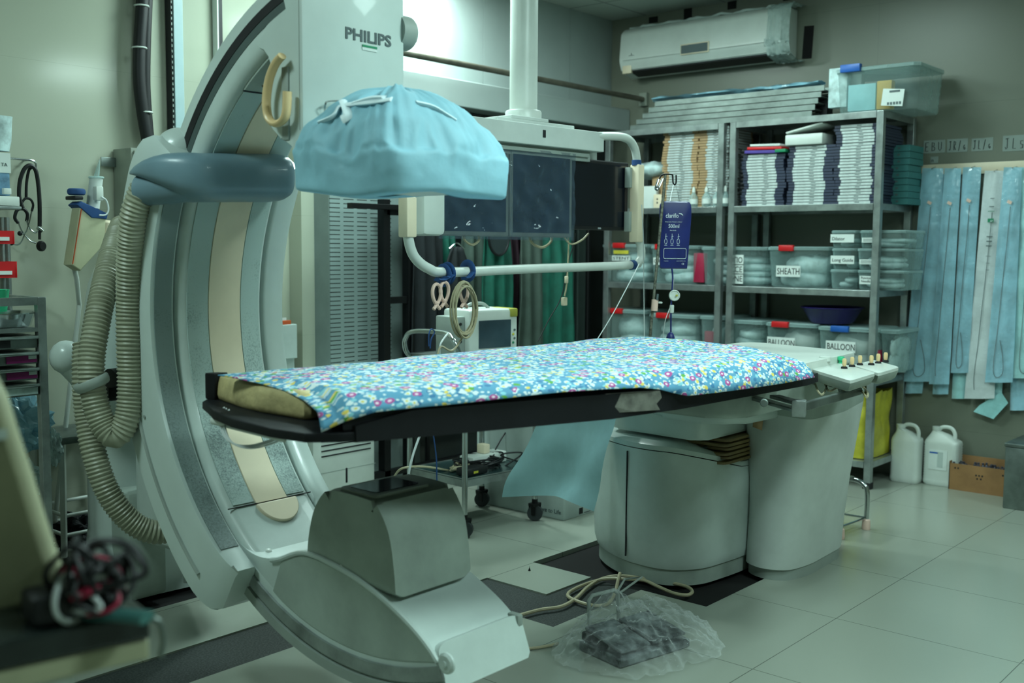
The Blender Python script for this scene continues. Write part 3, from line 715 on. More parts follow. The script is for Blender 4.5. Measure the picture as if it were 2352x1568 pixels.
# ============================================================ PATIENT TABLE
T = thing('patient_table', (3.75, 2.25, 0), 'floating angiography patient table with black side and pale grey pedestal', 'patient table')
zb = .862
near_px = [(620, 1005), (700, 1017), (790, 1016), (950, 1003), (1100, 989), (1250, 975), (1400, 961), (1560, 938), (1700, 912), (1850, 884)]
NE = [P(a, b, z=zb) for a, b in near_px]
def near_y(x): return interp([p.x for p in NE[1:]], [p.y for p in NE[1:]], x)
h1, h2, h3 = P(465, 940, z=zb), P(490, 962, z=zb), P(530, 982, z=zb)
board = [(h1.x, h1.y), (h2.x, h2.y), (h3.x, h3.y)]+[(p.x, p.y) for p in NE]+[(3.36, 1.57), (3.40, 1.72), (3.40, 2.29), (3.3, 2.30), (2.2, 2.38), (1.72, 2.50), (1.64, 2.51)]
MB().prism(board, zb, zb+.022, 'z', bevel=.004, seg=2).build('tabletop', 'vinyl', T, angle=30)
MB().prism(roundpoly([(3.41, 1.66), (4.07, 1.705), (4.19, 2.24), (3.41, 2.29)], [.02, .06, .08, .02]), zb, zb+.036, 'z', bevel=.008).build('bare_top', 'white', T, angle=30)
mb = MB(); a, b = P(486, 966, z=.852), P(655, 1008, z=.848); mb.sweep([a, b], .009, 8, flat=(.5, 1)); mb.build('under_rail', 'white', T)
m1 = [(p.x+.002, p.y+.006) for p in NE[2:-1]]
MB().prism(m1+[(3.02, 1.60), (3.20, 1.75), (3.30, 2.25), (3.1, 2.29), (2.2, 2.36), (2.0, 2.40), (1.80, 2.12), (1.70, 1.95)], zb+.0225, .928, 'z', bevel=.008).build('mattress', 'vinyl', None, angle=30)
tag(bpy.data.objects['mattress'], 'black vinyl mattress on the patient table, its side showing below the flowered sheet', 'mattress')
TZ = lambda p: min(.926 if p.x < 2.95 else .890, .893+.033*max(0, (p.x-NE[2].x)/(NE[3].x-NE[2].x)))
mb = MB(); pts = [NE[2].lerp(NE[3], .15)]+NE[3:]+[V((3.34, 1.54, zb))]
mb.loft([[V((p.x, p.y-.006, zb-.001)), V((p.x, p.y+.010, zb-.001)), V((p.x, p.y+.010, TZ(p))), V((p.x, p.y-.004, TZ(p)))] for p in pts]); mb.build('side_cover', 'vinyl', bpy.data.objects['mattress'], angle=30)
q0, q1, q2, q3 = P(1388, 903, y=1.60), P(1508, 895, y=1.57), P(1505, 946, y=1.57), P(1380, 950, y=1.60)
mt = bpy.data.objects['mattress']
pp = []
for px, py in ((1385, 903), (1440, 900), (1508, 896), (1512, 912), (1500, 926), (1508, 940), (1450, 944), (1385, 948), (1392, 930), (1380, 918)):
    p = P(px, py, y=1.58); p = P(px, py, y=near_y(p.x)-.0); p.y -= .007; pp.append(p)
mb = MB(); mb.loft([[p+V((0, -.004, 0)) for p in pp], [p+V((0, .002, 0)) for p in pp]]); mb.build('worn_tape_patch', 'vinyl_worn', mt, smooth=False)
# cream pad at the head end
def zone(pts): return [V(p) for p in pts]
pb = [P(492, 912, z=.887), P(540, 930, z=.887), P(600, 946, z=.887), P(660, 956, z=.887), P(706, 964, z=.887)]
pd = roundpoly([(p.x, p.y) for p in pb]+[(1.72, 2.02), (1.96, 2.40), (1.66, 2.47)], .02)
pd = resample(pd, 80)
cx = sum(p[0] for p in pd)/80; cy = sum(p[1] for p in pd)/80
mb = MB(); mb.loft([[V((cx+(x-cx)*k, cy+(y-cy)*k, z+.004*noise.noise(V((x*20, y*20, z*40))))) for x, y in pd] for z, k in ((.885, .96), (.889, .99), (.900, 1.01), (.915, 1.0), (.930, .985), (.945, .955), (.952, .88), (.955, .6))])
tag(mb.build('pillow', 'padcream', None), 'cream paper-covered pad at the head end of the patient table', 'pillow')
mb = MB(); a, b = P(476, 930, z=.887), P(500, 935, z=.887); mb.prism(roundpoly([(1.635, 2.465), (1.625, 2.50), (1.66, 2.50), (1.68, 2.47)], .004), .885, .955, 'z', bevel=.004); mb.build('head_block', 'vinyl', T)
# flowered sheet
def nearpt(px, py):
    y = 1.8
    for _ in range(8): p = P(px, py, y=y); y = near_y(p.x)-.014
    return p
nearL = [nearpt(q[0], q[1]) if q[0] < 1560 else P(q[0], q[1], z=q[2]) for q in ((738, 992, .874), (790, 968, .896), (860, 946, .922), (950, 936, .925), (1050, 927, .928), (1170, 913, .929), (1290, 900, .930), (1400, 893, .931), (1470, 890, .931), (1515, 894, .926), (1550, 903, .912), (1580, 909, .902), (1650, 901, .899), (1720, 892, .897), (1800, 880, .897), (1871, 866, .897))]
farL = [P(a, b, z=c) for a, b, c in ((500, 861, .966), (600, 853, .967), (700, 845, .968), (840, 832, .969), (1000, 815, .970), (1200, 796, .971), (1330, 783, .972), (1412, 775, .972))]
leftL = [nearL[0]]+[P(a, b, z=c) for a, b, c in ( (700, 947, .905), (655, 912, .932), (600, 886, .950), (550, 872, .960), (500, 861, .966))]
rightL = [P(a, b, z=c) for a, b, c in ((1871, 866, .897), (1850, 852, .912), (1800, 832, .935), (1740, 813, .952), (1650, 796, .966), (1560, 785, .974), (1480, 777, .975), (1412, 775, .972))]
cp = coons(along(nearL), along(farL), along(leftL), along(rightL))
def sheet(u, v):
    p = cp(u, v)
    e = min(1, v/.10); dome = (1-(1-e)**2)
    tgt = .968
    p.z += dome*max(0, (tgt-p.z))*(1 if .03 < u < .93 else .5)*(1-v)**.3+.010*math.sin(PI*v)*math.sin(PI*min(1, u*6)*.5)
    p.z += .004*noise.noise(V((p.x*7, p.y*7, 0)))*math.sin(PI*min(1, v*8)*.5)
    return p
mb = MB(); mb.grid(sheet, 150, 60)
tag(mb.build('flowered_sheet', 'floral', None, angle=80, thick=.0025), 'blue sheet with pink, white and yellow flowers spread over the patient table', 'bed sheet')
# thin clear tubing loops hanging from the head end
mb = MB()
for k, off in ((0, 0), (1, 6), (2, -5)):
    mb.sweep(spline([P(a+off, b+off*.5, z=c) for a, b, c in ((520, 938, .886), (512, 950, .87), (512, 985, .84), (530, 1015, .82), (570, 1026, .81), (620, 1015, .82), (680, 990, .85), (730, 975, .87))], 6), .0022, 6)
tag(mb.build('tubing', 'cablew', None), 'loops of thin clear tubing hanging from the head end of the patient table', 'tubing')
# pedestal: curved drum and tall side box
oa = resample(roundpoly([(3.60, 2.66), (3.47, 2.50), (3.405, 2.33), (3.41, 2.16), (3.52, 2.06), (3.77, 2.03), (4.05, 2.03), (4.22, 2.2), (4.2, 2.5), (4.0, 2.68), (3.8, 2.70)], .09, 5), 80)
def tz(x, y): return .525-.09*max(0, min(1, (x-3.42)/.35))*max(0, min(1, (2.4-y)/.3))
mb = MB(); cx, cy = 3.8, 2.35
mb.loft([[V((cx+(x-cx)*k, cy+(y-cy)*k, z if z < .4 else tz(x, y)-.0)) for x, y in oa] for z, k in ((.065, .955), (.10, .985), (.2, 1.0), (.35, 1.0), (.5, .985))])
drum = mb.build('pedestal_drum', 'shell_dirty', T, angle=50)
mb = MB(); mb.loft([[V((cx+(x-cx)*.93, cy+(y-cy)*.93, z)) for x, y in oa] for z in (.0, .064)]); mb.build('plinth', 'shell_shade', T, angle=50)
mb = MB(); mb.loft([[V((cx+(x-cx)*k, cy+(y-cy)*k, tz(x, y)+dz_)) for x, y in oa] for dz_, k in ((.004, .99), (.022, .985), (.034, .93), (.036, .5))]); mb.build('drum_lid', 'shell', T, angle=40)
mb = MB(); q = P(1588, 1030, z=.54); mb.lathe([(.012, 0), (.012, .003), (.009, .003)], (3.62, 2.12, .525), 20); mb.build('round_badge', 'inkgrey', drum)
pj = P(1437, 1200, x=3.40); 
mb = MB()
for (x, y) in oa:
    pass
best = min(oa, key=lambda q: abs((P(1437, 1150, x=q[0]).y-q[1]))+(5 if q[0] > 3.6 else 0))
mb.box((best[0]-.0045, best[1]-.0018, .09), (best[0]+.002, best[1]+.0018, .51)); mb.build('drum_seam', 'ink', drum, smooth=False)
mb = MB(); mb.prism(roundpoly([(3.47, 2.05), (4.05, 2.05), (4.05, 2.50), (3.50, 2.50)], .05), .575, .655, 'z', bevel=.012); mb.build('lift_block', 'shell', T, angle=40)
mb = MB(); mb.prism(roundpoly([(3.40, 1.90), (4.08, 1.86), (4.08, 2.30), (3.45, 2.32)], .12), .655, .735, 'z', bevel=.03); mb.build('lower_carriage', 'shell', T, angle=40)
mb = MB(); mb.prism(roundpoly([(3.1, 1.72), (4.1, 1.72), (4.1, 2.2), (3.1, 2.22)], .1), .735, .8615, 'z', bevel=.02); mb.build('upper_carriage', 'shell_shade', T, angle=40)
mb = MB()
for k in range(6):
    z = .47+k*.017; g = .02*(k % 2); mb.prism(roundpoly([(3.60+g, 2.02+g*.2), (4.0, 2.02+g*.2), (4.0, 2.44), (3.60+g, 2.44)], .03), z, z+.011, 'z', bevel=.003)
mb.build('bellows', mat('bellows_gold', S(136, 118, 78), .55, var=.3), T, angle=40)
bot = resample(roundpoly([(3.80, 2.045), (3.755, 1.93), (3.80, 1.84), (3.95, 1.815), (4.28, 1.83), (4.45, 1.93), (4.45, 2.045)], .06, 6), 64)
top = resample(roundpoly([(3.78, 2.045), (3.71, 1.73), (4.0, 1.725), (4.40, 1.80), (4.47, 2.045)], [.01, .05, .05, .07, .01], 6), 64)
def al(poly):
    k = min(range(len(poly)), key=lambda i: math.atan2(poly[i][1]-1.95, poly[i][0]-4.1) % (2*PI)); return poly[k:]+poly[:k]
bot, top = al(bot), al(top)
mb = MB(); mb.loft([[V((lerp(a[0], b[0], t), lerp(a[1], b[1], t), lerp(.045, .665, s))) for a, b in zip(bot, top)] for s, t in ((0, -.03), (.03, 0), (.2, .1), (.5, .38), (.8, .75), (1, 1))]); sb = mb.build('pedestal_side_box', 'white_matt', T, angle=50)
mb = MB(); mb.loft([[V((lerp(4.1, a[0], .95), lerp(1.96, a[1], .95), z)) for a in bot] for z in (.0, .045)]); mb.build('side_box_plinth', 'shell_grey', T)
mb = MB(); mb.loft([[V((lerp(4.1, a[0], k), lerp(1.95, a[1], k), z)) for a in top] for z, k in ((.6655, 1.0), (.735, 1.01), (.74, .98))]); mb.build('side_box_collar', 'shell_shade', T, angle=50)
a = P(1742, 968, y=1.85); mb = MB(); mb.quad(P(1731, 955, x=3.733), P(1753, 962, x=3.733), P(1750, 988, x=3.735), P(1729, 980, x=3.735)); mb.build('type_plate', 'tan', sb, thick=.002)
# accessory rail clamps under the side
mb = MB(); za = .795
r0, r1, r2 = P(1733, 914, z=za), P(1838, 944, z=za), P(1974, 900, z=za)
d1 = (r1-r0).normalized(); 
for dz_, k0 in ((0, 0), (.024, .45)):
    a, b = r0.lerp(r1, k0)+V((0, 0, dz_)), r1+V((0, 0, dz_))
    w_ = V((-d1.y, d1.x, 0))*.018
    mb.loft([[a-w_-V((0, 0, .006)), a+w_-V((0, 0, .006)), a+w_+V((0, 0, .006)), a-w_+V((0, 0, .006))], [b-w_-V((0, 0, .006)), b+w_-V((0, 0, .006)), b+w_+V((0, 0, .006)), b-w_+V((0, 0, .006))]])
mb.build('rail_clamp', 'steel', T, smooth=False, bevel=.002)
mb = MB(); mb.box(r1-V((.014, .014, .018)), r1+V((.03, .03, .034)), .004, rot=Matrix.Rotation(.4, 4, 'Z')); mb.build('clamp_jaw', 'steel', T)
mb = MB(); a, b = r1+V((.02, 0, .012)), r2+V((0, 0, .004)); w_ = V((-(b-a).y, (b-a).x, 0)).normalized()*.010
mb.loft([[a-w_-V((0, 0, .014)), a+w_-V((0, 0, .014)), a+w_+V((0, 0, .014)), a-w_+V((0, 0, .014))], [b-w_-V((0, 0, .012)), b+w_-V((0, 0, .012)), b+w_+V((0, 0, .012)), b-w_+V((0, 0, .012))]])
mb.cyl(P(1755, 925, z=.78), P(1755, 925, z=.86), .012); mb.cyl(r2+V((-.05, .04, -.01)), r2+V((-.05, .06, .07)), .012)
mb.build('accessory_rail', 'steel_dull', T, smooth=False, bevel=.003)
# ---- control panels hanging on the table edge
def rotrect(c, ux, hx, hy):
    ux = V(ux).normalized(); uy = V((-ux.y, ux.x, 0))
    return [(c+ux*a*hx+uy*b*hy) for a, b in ((-1, -1), (1, -1), (1, 1), (-1, 1))]
def panel(cl, cn, cr, label, pegs, extra):
    zc = .872
    L_, N_, R_ = P(*cl, z=zc), P(*cn, z=zc), P(*cr, z=zc)
    B_ = L_+R_-N_
    cc_ = (L_+R_)/2
    th = thing('control_console', (cc_.x, cc_.y, zc-.05), label, 'control panel', None)
    q = [(p.x, p.y) for p in (L_, N_, R_, B_)]
    sh = lambda k: resample(roundpoly([(cc_.x+(x-cc_.x)*k, cc_.y+(y-cc_.y)*k) for x, y in q], .022, 6), 48)
    mb = MB(); mb.loft([[V((x, y, z)) for x, y in sh(k)] for z, k in ((zc-.048, .74), (zc-.040, .88), (zc-.02, .99), (zc-.012, 1.0))]); mb.build('casing', 'shell_shade', th)
    mb = MB(); mb.loft([[V((x, y, z)) for x, y in sh(k)] for z, k in ((zc-.012, 1.005), (zc-.002, 1.0), (zc, .97))]); mb.build('faceplate', 'white', th)
    for px, py in pegs:
        p = P(px, py, z=zc)
        mb = MB(); mb.lathe([(.012, 0), (.011, .006), (.006, .008), (.0001, .008)], p+V((0, 0, 0)), 14); g = mb.build('joystick_boot', 'rubber', th)
        mb = MB(); mb.lathe([(.0055, .007), (.0075, .014), (.008, .030), (.006, .036), (.0001, .037)], p, 14); mb.build('joystick', 'cream_hand', th)
    for nm, mt_, px, py, r, h in extra:
        p = P(px, py, z=zc); mb = MB(); mb.lathe([(r*.7, 0), (r*.7, h*.4), (r, h*.45), (r, h*.9), (r*.85, h), (.0001, h)], p, 20); mb.build(nm, mt_, th)
    # bracket to the rail
    mb = MB(); mb.cyl((cc_.x, cc_.y+.02, zc-.06), (cc_.x, cc_.y+.02, zc-.045), .03); mb.build('mount', 'shell_grey', th)
    return th
panel((1863, 846), (1953, 873), (2012, 855), 'control panel with green bulb beside the foot end of the table, nearer of the two', [(1939, 846), (1957, 842), (1975, 838)], [('knob', 'white', 1895, 838, .022, .034), ('green_bulb', 'mint', 1931, 834, .013, .026)])
panel((1958, 838), (2018, 856), (2066, 842), 'control panel with three cream joysticks, farther from the flowered sheet', [(2001, 838), (2017, 834), (2034, 831)], [])
mb = MB()
for pts in (((1872, 880), (1880, 900), (1890, 905), (1900, 885)), ((1920, 885), (1935, 898), (1960, 895), (1985, 880)), ((1975, 880), (1992, 900), (1990, 912), (1975, 890)), ((1895, 882), (1905, 898), (1925, 888))):
    mb.sweep(spline([P(a, b, z=.80) for a, b in pts], 6), .004, 6)
tag(mb.build('panel_cables', 'cable', None), 'beige cables looping below the two control panels of the table', 'cable')
# ============================================================ RIGHT WALL: shelving, air conditioner, pouches
XF = 5.60
LV = [2.035, 1.548, 1.082, .60, .15]
def shelf(y0, y1, label):
    t = thing('shelving_unit', (5.83, (y0+y1)/2, 0), label, 'shelving')
    for x in (XF, 6.035):
        for y in (y0, y1-.038):
            p = MB().box((x, y, .03), (x+.036, y+.038, 2.034)).build('post', 'steel', t, smooth=False, bevel=.002)
            MB().box((x-.004, y-.004, 0), (x+.040, y+.042, .035)).build('foot', 'rubber', p, smooth=False, bevel=.003)
    for z in LV:
        mb = MB(); mb.box((XF+.002, y0+.003, z-.008), (6.068, y1-.003, z)); mb.box((XF-.002, y0+.039, z-.036), (XF+.006, y1-.039, z)); mb.box((6.06, y0+.04, z-.036), (6.068, y1-.04, z))
        mb.box((XF+.037, y0+.001, z-.036), (6.034, y0+.009, z-.0005)); mb.box((XF+.037, y1-.009, z-.036), (6.034, y1-.001, z-.0005))
        mb.build('shelf', 'steel', t, smooth=False, bevel=.0015)
    return t
shelf(2.255, 3.165, 'stainless steel shelving unit beside the hanging pouches, right of the pair')
shelf(3.205, 4.06, 'stainless steel shelving unit in the room corner, behind the blue pressure bag')
FX = 5.64
def Y(px, py=600, x=FX): return P(px, py, x=x).y
def Z(px, py, x=FX): return P(px, py, x=x).z
# ---- long steel profiles lying on top
def profile_bar(i, ya, yb, x, z, label):
    mb = MB(); mb.prism([(x, z), (x+.11, z), (x+.11, z+.029), (x+.100, z+.029), (x+.100, z+.006), (x+.008, z+.006), (x+.008, z+.029), (x, z+.029)], ya, yb, 'y')
    return tag(mb.build('steel_profile', 'steel_dull', None, smooth=False), label, 'steel profile', 'long steel profiles stacked on the shelving')
ORD = ['lowest', 'second lowest', 'middle', 'second highest', 'highest']
for i in range(5):
    profile_bar(i, Y(1868+6*i, 260), Y(1452+13*i, 280), 5.62+.004*i, LV[0]+.001+.034*i, 'long grey steel profile on top of the shelving, %s of the five stacked' % ORD[i])
mb = MB()
ya, yb = Y(1885, 205, 5.75), Y(1508, 225, 5.75)
def roll(u, v):
    y = lerp(yb, ya, u); a = 2*PI*v; n_ = noise.noise(V((y*9, math.cos(a)*1.5, math.sin(a)*1.5)))
    return V((5.76+.075*math.cos(a)*(1+.3*n_)*(1 if u < .6 else .6), y, LV[0]+.192+.014*math.sin(a)*(1+.9*n_)+.022*max(0, u-.6)))
mb.grid(roll, 90, 16); tag(mb.build('film_wrapped_bundle', 'pouchback', None, angle=50), 'flat blue film-wrapped bundle lying on the topmost steel profile', 'bundle')
mb = MB(); mb.box((5.72, Y(1900, 240, 5.72), LV[0]+.001), (5.80, Y(1872, 240, 5.72), LV[0]+.12), .006); tag(mb.build('black_block', 'black', None), 'small black block between the steel profiles and the clear bin on the shelving', 'block')
# ---- clear bins
def bin_(name, px0, px1, z0, z1, label, clip=None, d=.36, writing=None, fill=3, crims=None, x=FX, tape=None, hand=None, lidh=.02, paperpx=None, group=None, fillc='packet'):
    y1, y0 = Y(px0, 640, x), Y(px1, 640, x)
    t = thing(name, (x+d/2, (y0+y1)/2, z0), label, 'storage bin', group)
    ins = .018 if z1-z0 > .15 else .008
    def rg(z, k): return [V((a, b, z)) for a, b in resample(rrect(x+ins*k, x+d-ins*k, y0+ins*k, y1-ins*k, .03), 40)]
    mb = MB(); mb.loft([rg(z0+.001, 1.2), rg(z0+.01, .9), rg(z1-lidh-.004, .25), rg(z1-lidh, .2)], cap=True); mb.bm.faces.ensure_lookup_table()
    mb.build('tub', 'clearbin', t)
    mb = MB(); mb.loft([rg(z1-lidh, -.1), rg(z1-.004, -.1), rg(z1, .4)]); mb.build('lid', 'clearlid', t)
    if clip:
        yc, hw, mt_ = clip; yc = Y(yc, 600, x); mb = MB(); mb.box((x-.016, yc-hw, z1-.026), (x+.012, yc+hw, z1+.008), .005); mb.build('clip', mt_, t)
    if writing:
        for s_, a, b, h_, zc in writing:
            ya_, yb_ = Y(a, 600, x), Y(b, 600, x)
            pl = MB().box((x-.004, yb_-.006, zc-h_*.75), (x+.001, ya_+.006, zc+h_*.75)).build('paper_label', 'paper', t, smooth=False)
            text('lettering', s_, (x-.0045, ya_, zc-h_*.42), (0, -1, 0), (0, 0, 1), h_*1.2, 'ink', pl, w=(ya_-yb_), h=h_*.86)
    if fill:
        H = (z1-z0-.05)
        mb = MB(); ra = random.Random(px0)
        for k in range(fill):
            cz = z0+.012+H*(k+.5)/fill*.85; cy = (y0+y1)/2+ra.uniform(-.03, .03); cx = x+d/2
            hx, hy, hz = d/2-.035, (y1-y0)/2-.032, H/fill*.55
            mb.grid(lambda u, v: V((cx+hx*math.cos(2*PI*u)*math.sin(PI*v)**.35, cy+hy*math.sin(2*PI*u)*math.sin(PI*v)**.35, cz+hz*math.cos(PI*v)*(1+.6*noise.noise(V((u*9+k, v*5, px0)))))), 24, 10)
        o = mb.build('packets_in_bin', fillc, None, angle=60)
        tag(o, 'pale blue sterile packets filling the '+label[0].lower()+label[1:], 'packets', None, 'stuff')
        o['label'] = ' '.join(('pale blue packets inside the '+label).split()[:16])
    if crims:
        ya_, yb_ = Y(crims[0], 620, x), Y(crims[1], 620, x)
        mb = MB(); mb.box((x+.022, yb_, z0+.012), (x+.06, ya_, z0+crims[2]), .003)
        tag(mb.build('crimson_carton', 'crimson', None), crims[3], 'carton')
    return t
z3 = LV[2]+.001
bin_('storage_bin', 1380, 1482, z3, 1.325, 'clear bin with a red clip and yellow note, leftmost on the middle shelf', (1422, .045, 'red'), writing=[('STENT', 1408, 1446, .022, 1.235)])
MB_ = MB(); a = Y(1410), Y(1444); MB_.box((FX-.006, a[1], 1.262), (FX-.001, a[0], 1.285)); tag(MB_.build('yellow_note', mat('yellow_note', S(200, 190, 60), .7), None, smooth=False), 'small yellow note taped on the leftmost bin of the middle shelf', 'note')
bin_('storage_bin', 1490, 1600, z3, 1.318, 'clear bin with a half-hidden red clip behind the blue pressure bag', (1518, .04, 'red'), crims=(1588, 1613, .19, 'crimson carton standing inside the bin right of the blue pressure bag'), writing=[('CA', 1503, 1517, .03, 1.22)])
bin_('storage_bin', 1605, 1756, z3, 1.312, 'clear bin on the middle shelf labelled in three lines, behind the double posts', None, fill=4, writing=[('ATIO', 1676, 1706, .04, 1.235), ('VICE', 1676, 1706, .04, 1.180), (':LINE', 1674, 1706, .04, 1.125)])
bin_('storage_bin', 1759, 1899, z3, 1.315, 'clear bin labelled SHEATH with a red clip on its lid', (1806, .045, 'red'), fill=2, writing=[('SHEATH', 1786, 1837, .042, 1.175)])
for nm, a, b, z0_, z1_, lab, hand_ in (
    ('small_bin', 1903, 1964, 1.309, 1.405, 'small flat bin marked Dilator on top of the left column', 'Dilator'),
    ('small_bin', 1968, 2078, 1.309, 1.405, 'small flat bin with printed slip on top of the right column', ''),
    ('small_bin', 1905, 1962, 1.192, 1.307, 'small flat bin with a scribbled label, middle of the left column', 'Long Guide'),
    ('small_bin', 1964, 2076, 1.192, 1.307, 'small flat bin with two printed slips, middle of the right column', ''),
    ('small_bin', 1903, 1964, 1.084, 1.190, 'small flat bin with a red print, bottom of the left column', None),
    ('small_bin', 1966, 2076, 1.084, 1.190, 'small flat bin marked Puncture Needle, bottom of the right column', 'Puncture\nNeedle')):
    t = bin_(nm, a, b, z0_, z1_, lab, fill=2, d=.30, lidh=.014, x=5.645)
    if hand_ is not None:
        wpx = (a+3, a+57) if a < 1930 else (a+10, a+46)
        h = .045 if hand_ else .026
        pl = MB().box((5.638, Y(wpx[1]), z0_+.03), (5.644, Y(wpx[0]), z0_+.03+h)).build('paper_label', 'paper', t, smooth=False)
        if hand_: text('handwriting', hand_, (5.6375, Y(wpx[0])-.008, z0_+.042+(.016 if '\n' in hand_ else 0)), (0, -1, 0), (0, .06, 1), .026 if '\n' not in hand_ else .018, 'ink', pl)
        else:
            mb = MB()
            for k in range(3): mb.box((5.637, Y(wpx[1])+.008, z0_+.036+k*.006), (5.638, Y(wpx[0])-.008, z0_+.038+k*.006))
            mb.build('print_lines', 'inkgrey', pl, smooth=False)
z4 = LV[3]+.001
bin_('storage_bin', 1383, 1478, z4+.03, .905, 'clear bin with a red clip, leftmost on the lower shelf', (1419, .045, 'red'), fill=2)
bin_('storage_bin', 1490, 1600, z4+.03, .892, 'clear bin with a red clip behind the dangling blue bulb', (1525, .045, 'red'), fill=3)
bin_('storage_bin', 1606, 1664, z4+.03, .895, 'narrow clear bin with a crimson carton, left of the double posts', None, fill=2, crims=(1617, 1645, .17, 'crimson carton inside the narrow bin left of the double posts'))
bin_('storage_bin', 1668, 1752, z4+.03, .880, 'clear bin with a crumpled teal content right of the double posts', None, fill=4)
bin_('storage_bin', 1759, 1876, z4+.03, .878, 'clear bin labelled BALLOON with a red clip', (1797, .052, 'red'), fill=2, writing=[('BALLOON', 1770, 1830, .04, .765)], fillc='white_matt')
bin_('storage_bin', 1880, 2014, z4+.03, .872, 'clear bin labelled BALLOON with a blue clip', (1935, .052, 'blue'), fill=2, writing=[('BALLOON', 1906, 1970, .04, .765)], fillc='white_matt')
bin_('storage_bin', 2022, 2066, z4+.03, .868, 'narrow clear bin behind the right front post on the lower shelf', None, fill=2, x=5.70, crims=(2016, 2026, .12, 'crimson carton in the narrow bin behind the right front post'))
# basin
mb = MB(); bc = P(1911, 730, x=5.80); r_ = abs(P(1833, 710, x=5.80).y-P(1990, 710, x=5.80).y)/2*.86
zr = P(1911, 704, x=5.80).z; zb_ = .882
mb.lathe([(.0001, zb_), (r_*.62, zb_), (r_*.70, zb_+.012), (r_*.92, zr-.012), (r_*1.0, zr-.006), (r_*1.0, zr), (r_*.93, zr-.002), (r_*.88, zr-.02), (r_*.6, zb_+.02), (.0001, zb_+.018)], (5.80, bc.y, 0), 48)
tag(mb.build('basin', 'purple', None), 'dark purple plastic basin standing on the bins of the lower shelf', 'basin')
# box of yellow bag on the bottom shelf
ya, yb = Y(1955, 1000, 5.62), Y(2060, 1000, 5.85)
t = thing('lined_crate', (5.80, 2.60, LV[4]), 'crate lined with a crumpled yellow bag on the bottom shelf', 'crate')
def ybag(u, v):
    a = 2*PI*u; k = 1/max(abs(math.cos(a))**6+abs(math.sin(a))**6, 1e-9)**(1/6)
    n_ = noise.noise(V((math.cos(a)*3, math.sin(a)*3, v*4)))
    return V((5.82+.19*k*math.cos(a)*(1+.05*n_), 2.58+.29*k*math.sin(a)*(1+.05*n_), LV[4]+.004+.36*v+.02*n_*v))
mb = MB(); mb.grid(ybag, 70, 16); mb.build('bag_liner', 'yellowbag', t, angle=70)
MB().box((5.66, 2.32, LV[4]+.002), (5.98, 2.84, LV[4]+.30), .004).build('crate', 'yellowbag', t)
# big clear bin on top of the shelving
t = bin_('storage_bin', 1901, 2092, LV[0]+.001, 2.275, 'large clear bin with a blue clip on top of the shelving', None, fill=0, x=5.62, d=.40)
a, b = P(1931, 150, x=5.61), P(1976, 163, x=5.61); MB().box((5.60, b.y, b.z), (5.635, a.y, a.z), .004).build('clip', 'blue', t)
for (px0, px1, py0, py1, x_, nm, mt_, lab) in ((1904, 1944, 158, 245, 5.66, 'folded_bag', 'packet', 'pale green folded bag at the left inside the big clear bin'), (1948, 2010, 196, 252, 5.655, 'carton', mat('pale_blue_card', S(150, 200, 205), .6), 'pale blue carton inside the big clear bin on the shelving'), (2014, 2046, 186, 250, 5.66, 'envelope', mat('ochre_card', S(196, 160, 66), .6), 'ochre envelope standing inside the big clear bin'), (1950, 1978, 162, 198, 5.72, 'carton', 'white_matt', 'small white carton behind the pale blue one in the big clear bin')):
    a, b = P(px0, py0, x=x_), P(px1, py1, x=x_); mb = MB(); mb.box((x_, b.y, max(b.z, LV[0]+.012)), (x_+.05, a.y, a.z), .005); tag(mb.build(nm, mt_, None), lab, nm.replace('_', ' '))
a, b = P(2026, 206, x=5.61), P(2074, 246, x=5.61)
q = MB().box((5.612, b.y, b.z+.012), (5.617, a.y, a.z), rot=Matrix.Rotation(math.radians(6), 4, 'X')).build('sticker', 'paper', t, smooth=False)
mb = MB(); mb.box((5.610, b.y+.02, a.z-.018), (5.6115, a.y-.04, a.z-.008)); 
for k in range(5): mb.box((5.610, b.y+.012+k*.016, b.z+.018), (5.6115, b.y+.022+k*.016, b.z+.032))
mb.build('print_marks', 'inkgrey', q, smooth=False)
# ---- stacks of flat cartons on the second shelf
def carton(x, y0, y1, z, h, ends, name, d, label, group, wl=(.16, .86)):
    t = thing(name, (x, (y0+y1)/2, z), label, 'carton', group)
    MB().box((x+.001, y0, z), (x+d, y1, z+h-.0028)).build('box', ends, t, smooth=False)
    w_ = y1-y0
    MB().box((x-.0005, y0+w_*(1-wl[1]), z+.0004), (x+d*.9, y0+w_*(1-wl[0]), z+h-.0030)).build('label_band', 'stackw', t, smooth=False)
    MB().box((x-.001, y0+w_*.40, z+h*.35), (x-.0004, y0+w_*.50, z+h*.6)).build('print_marks', 'inkgrey', t, smooth=False)
    return t
def stack(px0, px1, n, h, ends, label, group, wl, x=5.64, d=.30, jit=.006, z0=LV[1]+.001):
    y1, y0 = Y(px0, 450, x), Y(px1, 450, x)
    proto = None; ra = random.Random(px0)
    for k in range(n):
        dy = ra.uniform(-jit, jit)+.006*math.sin(k*.45+px0); dx = ra.uniform(0, .006)
        if proto is None: proto = carton(x, y0, y1, z0, h, ends, 'flat_carton', d, label, group, wl); base = V(proto.location)
        else: dup(proto, base+V((dx, dy, k*h)), label, group)
stack(1704, 1800, 18, .0165, 'navybox', 'flat white carton with dark ends in the stack under the violet box', 'flat cartons under the violet box', (.12, .80))
stack(1806, 1912, 20, .0165, 'navybox', 'flat white carton with navy ends in the stack under the lidded white box', 'flat cartons under the lidded white box', (.14, .80))
stack(1912, 2016, 26, .0165, 'navybox', 'flat white carton with navy ends in the tall stack beside the right front post', 'flat cartons beside the right front post', (.14, .84))
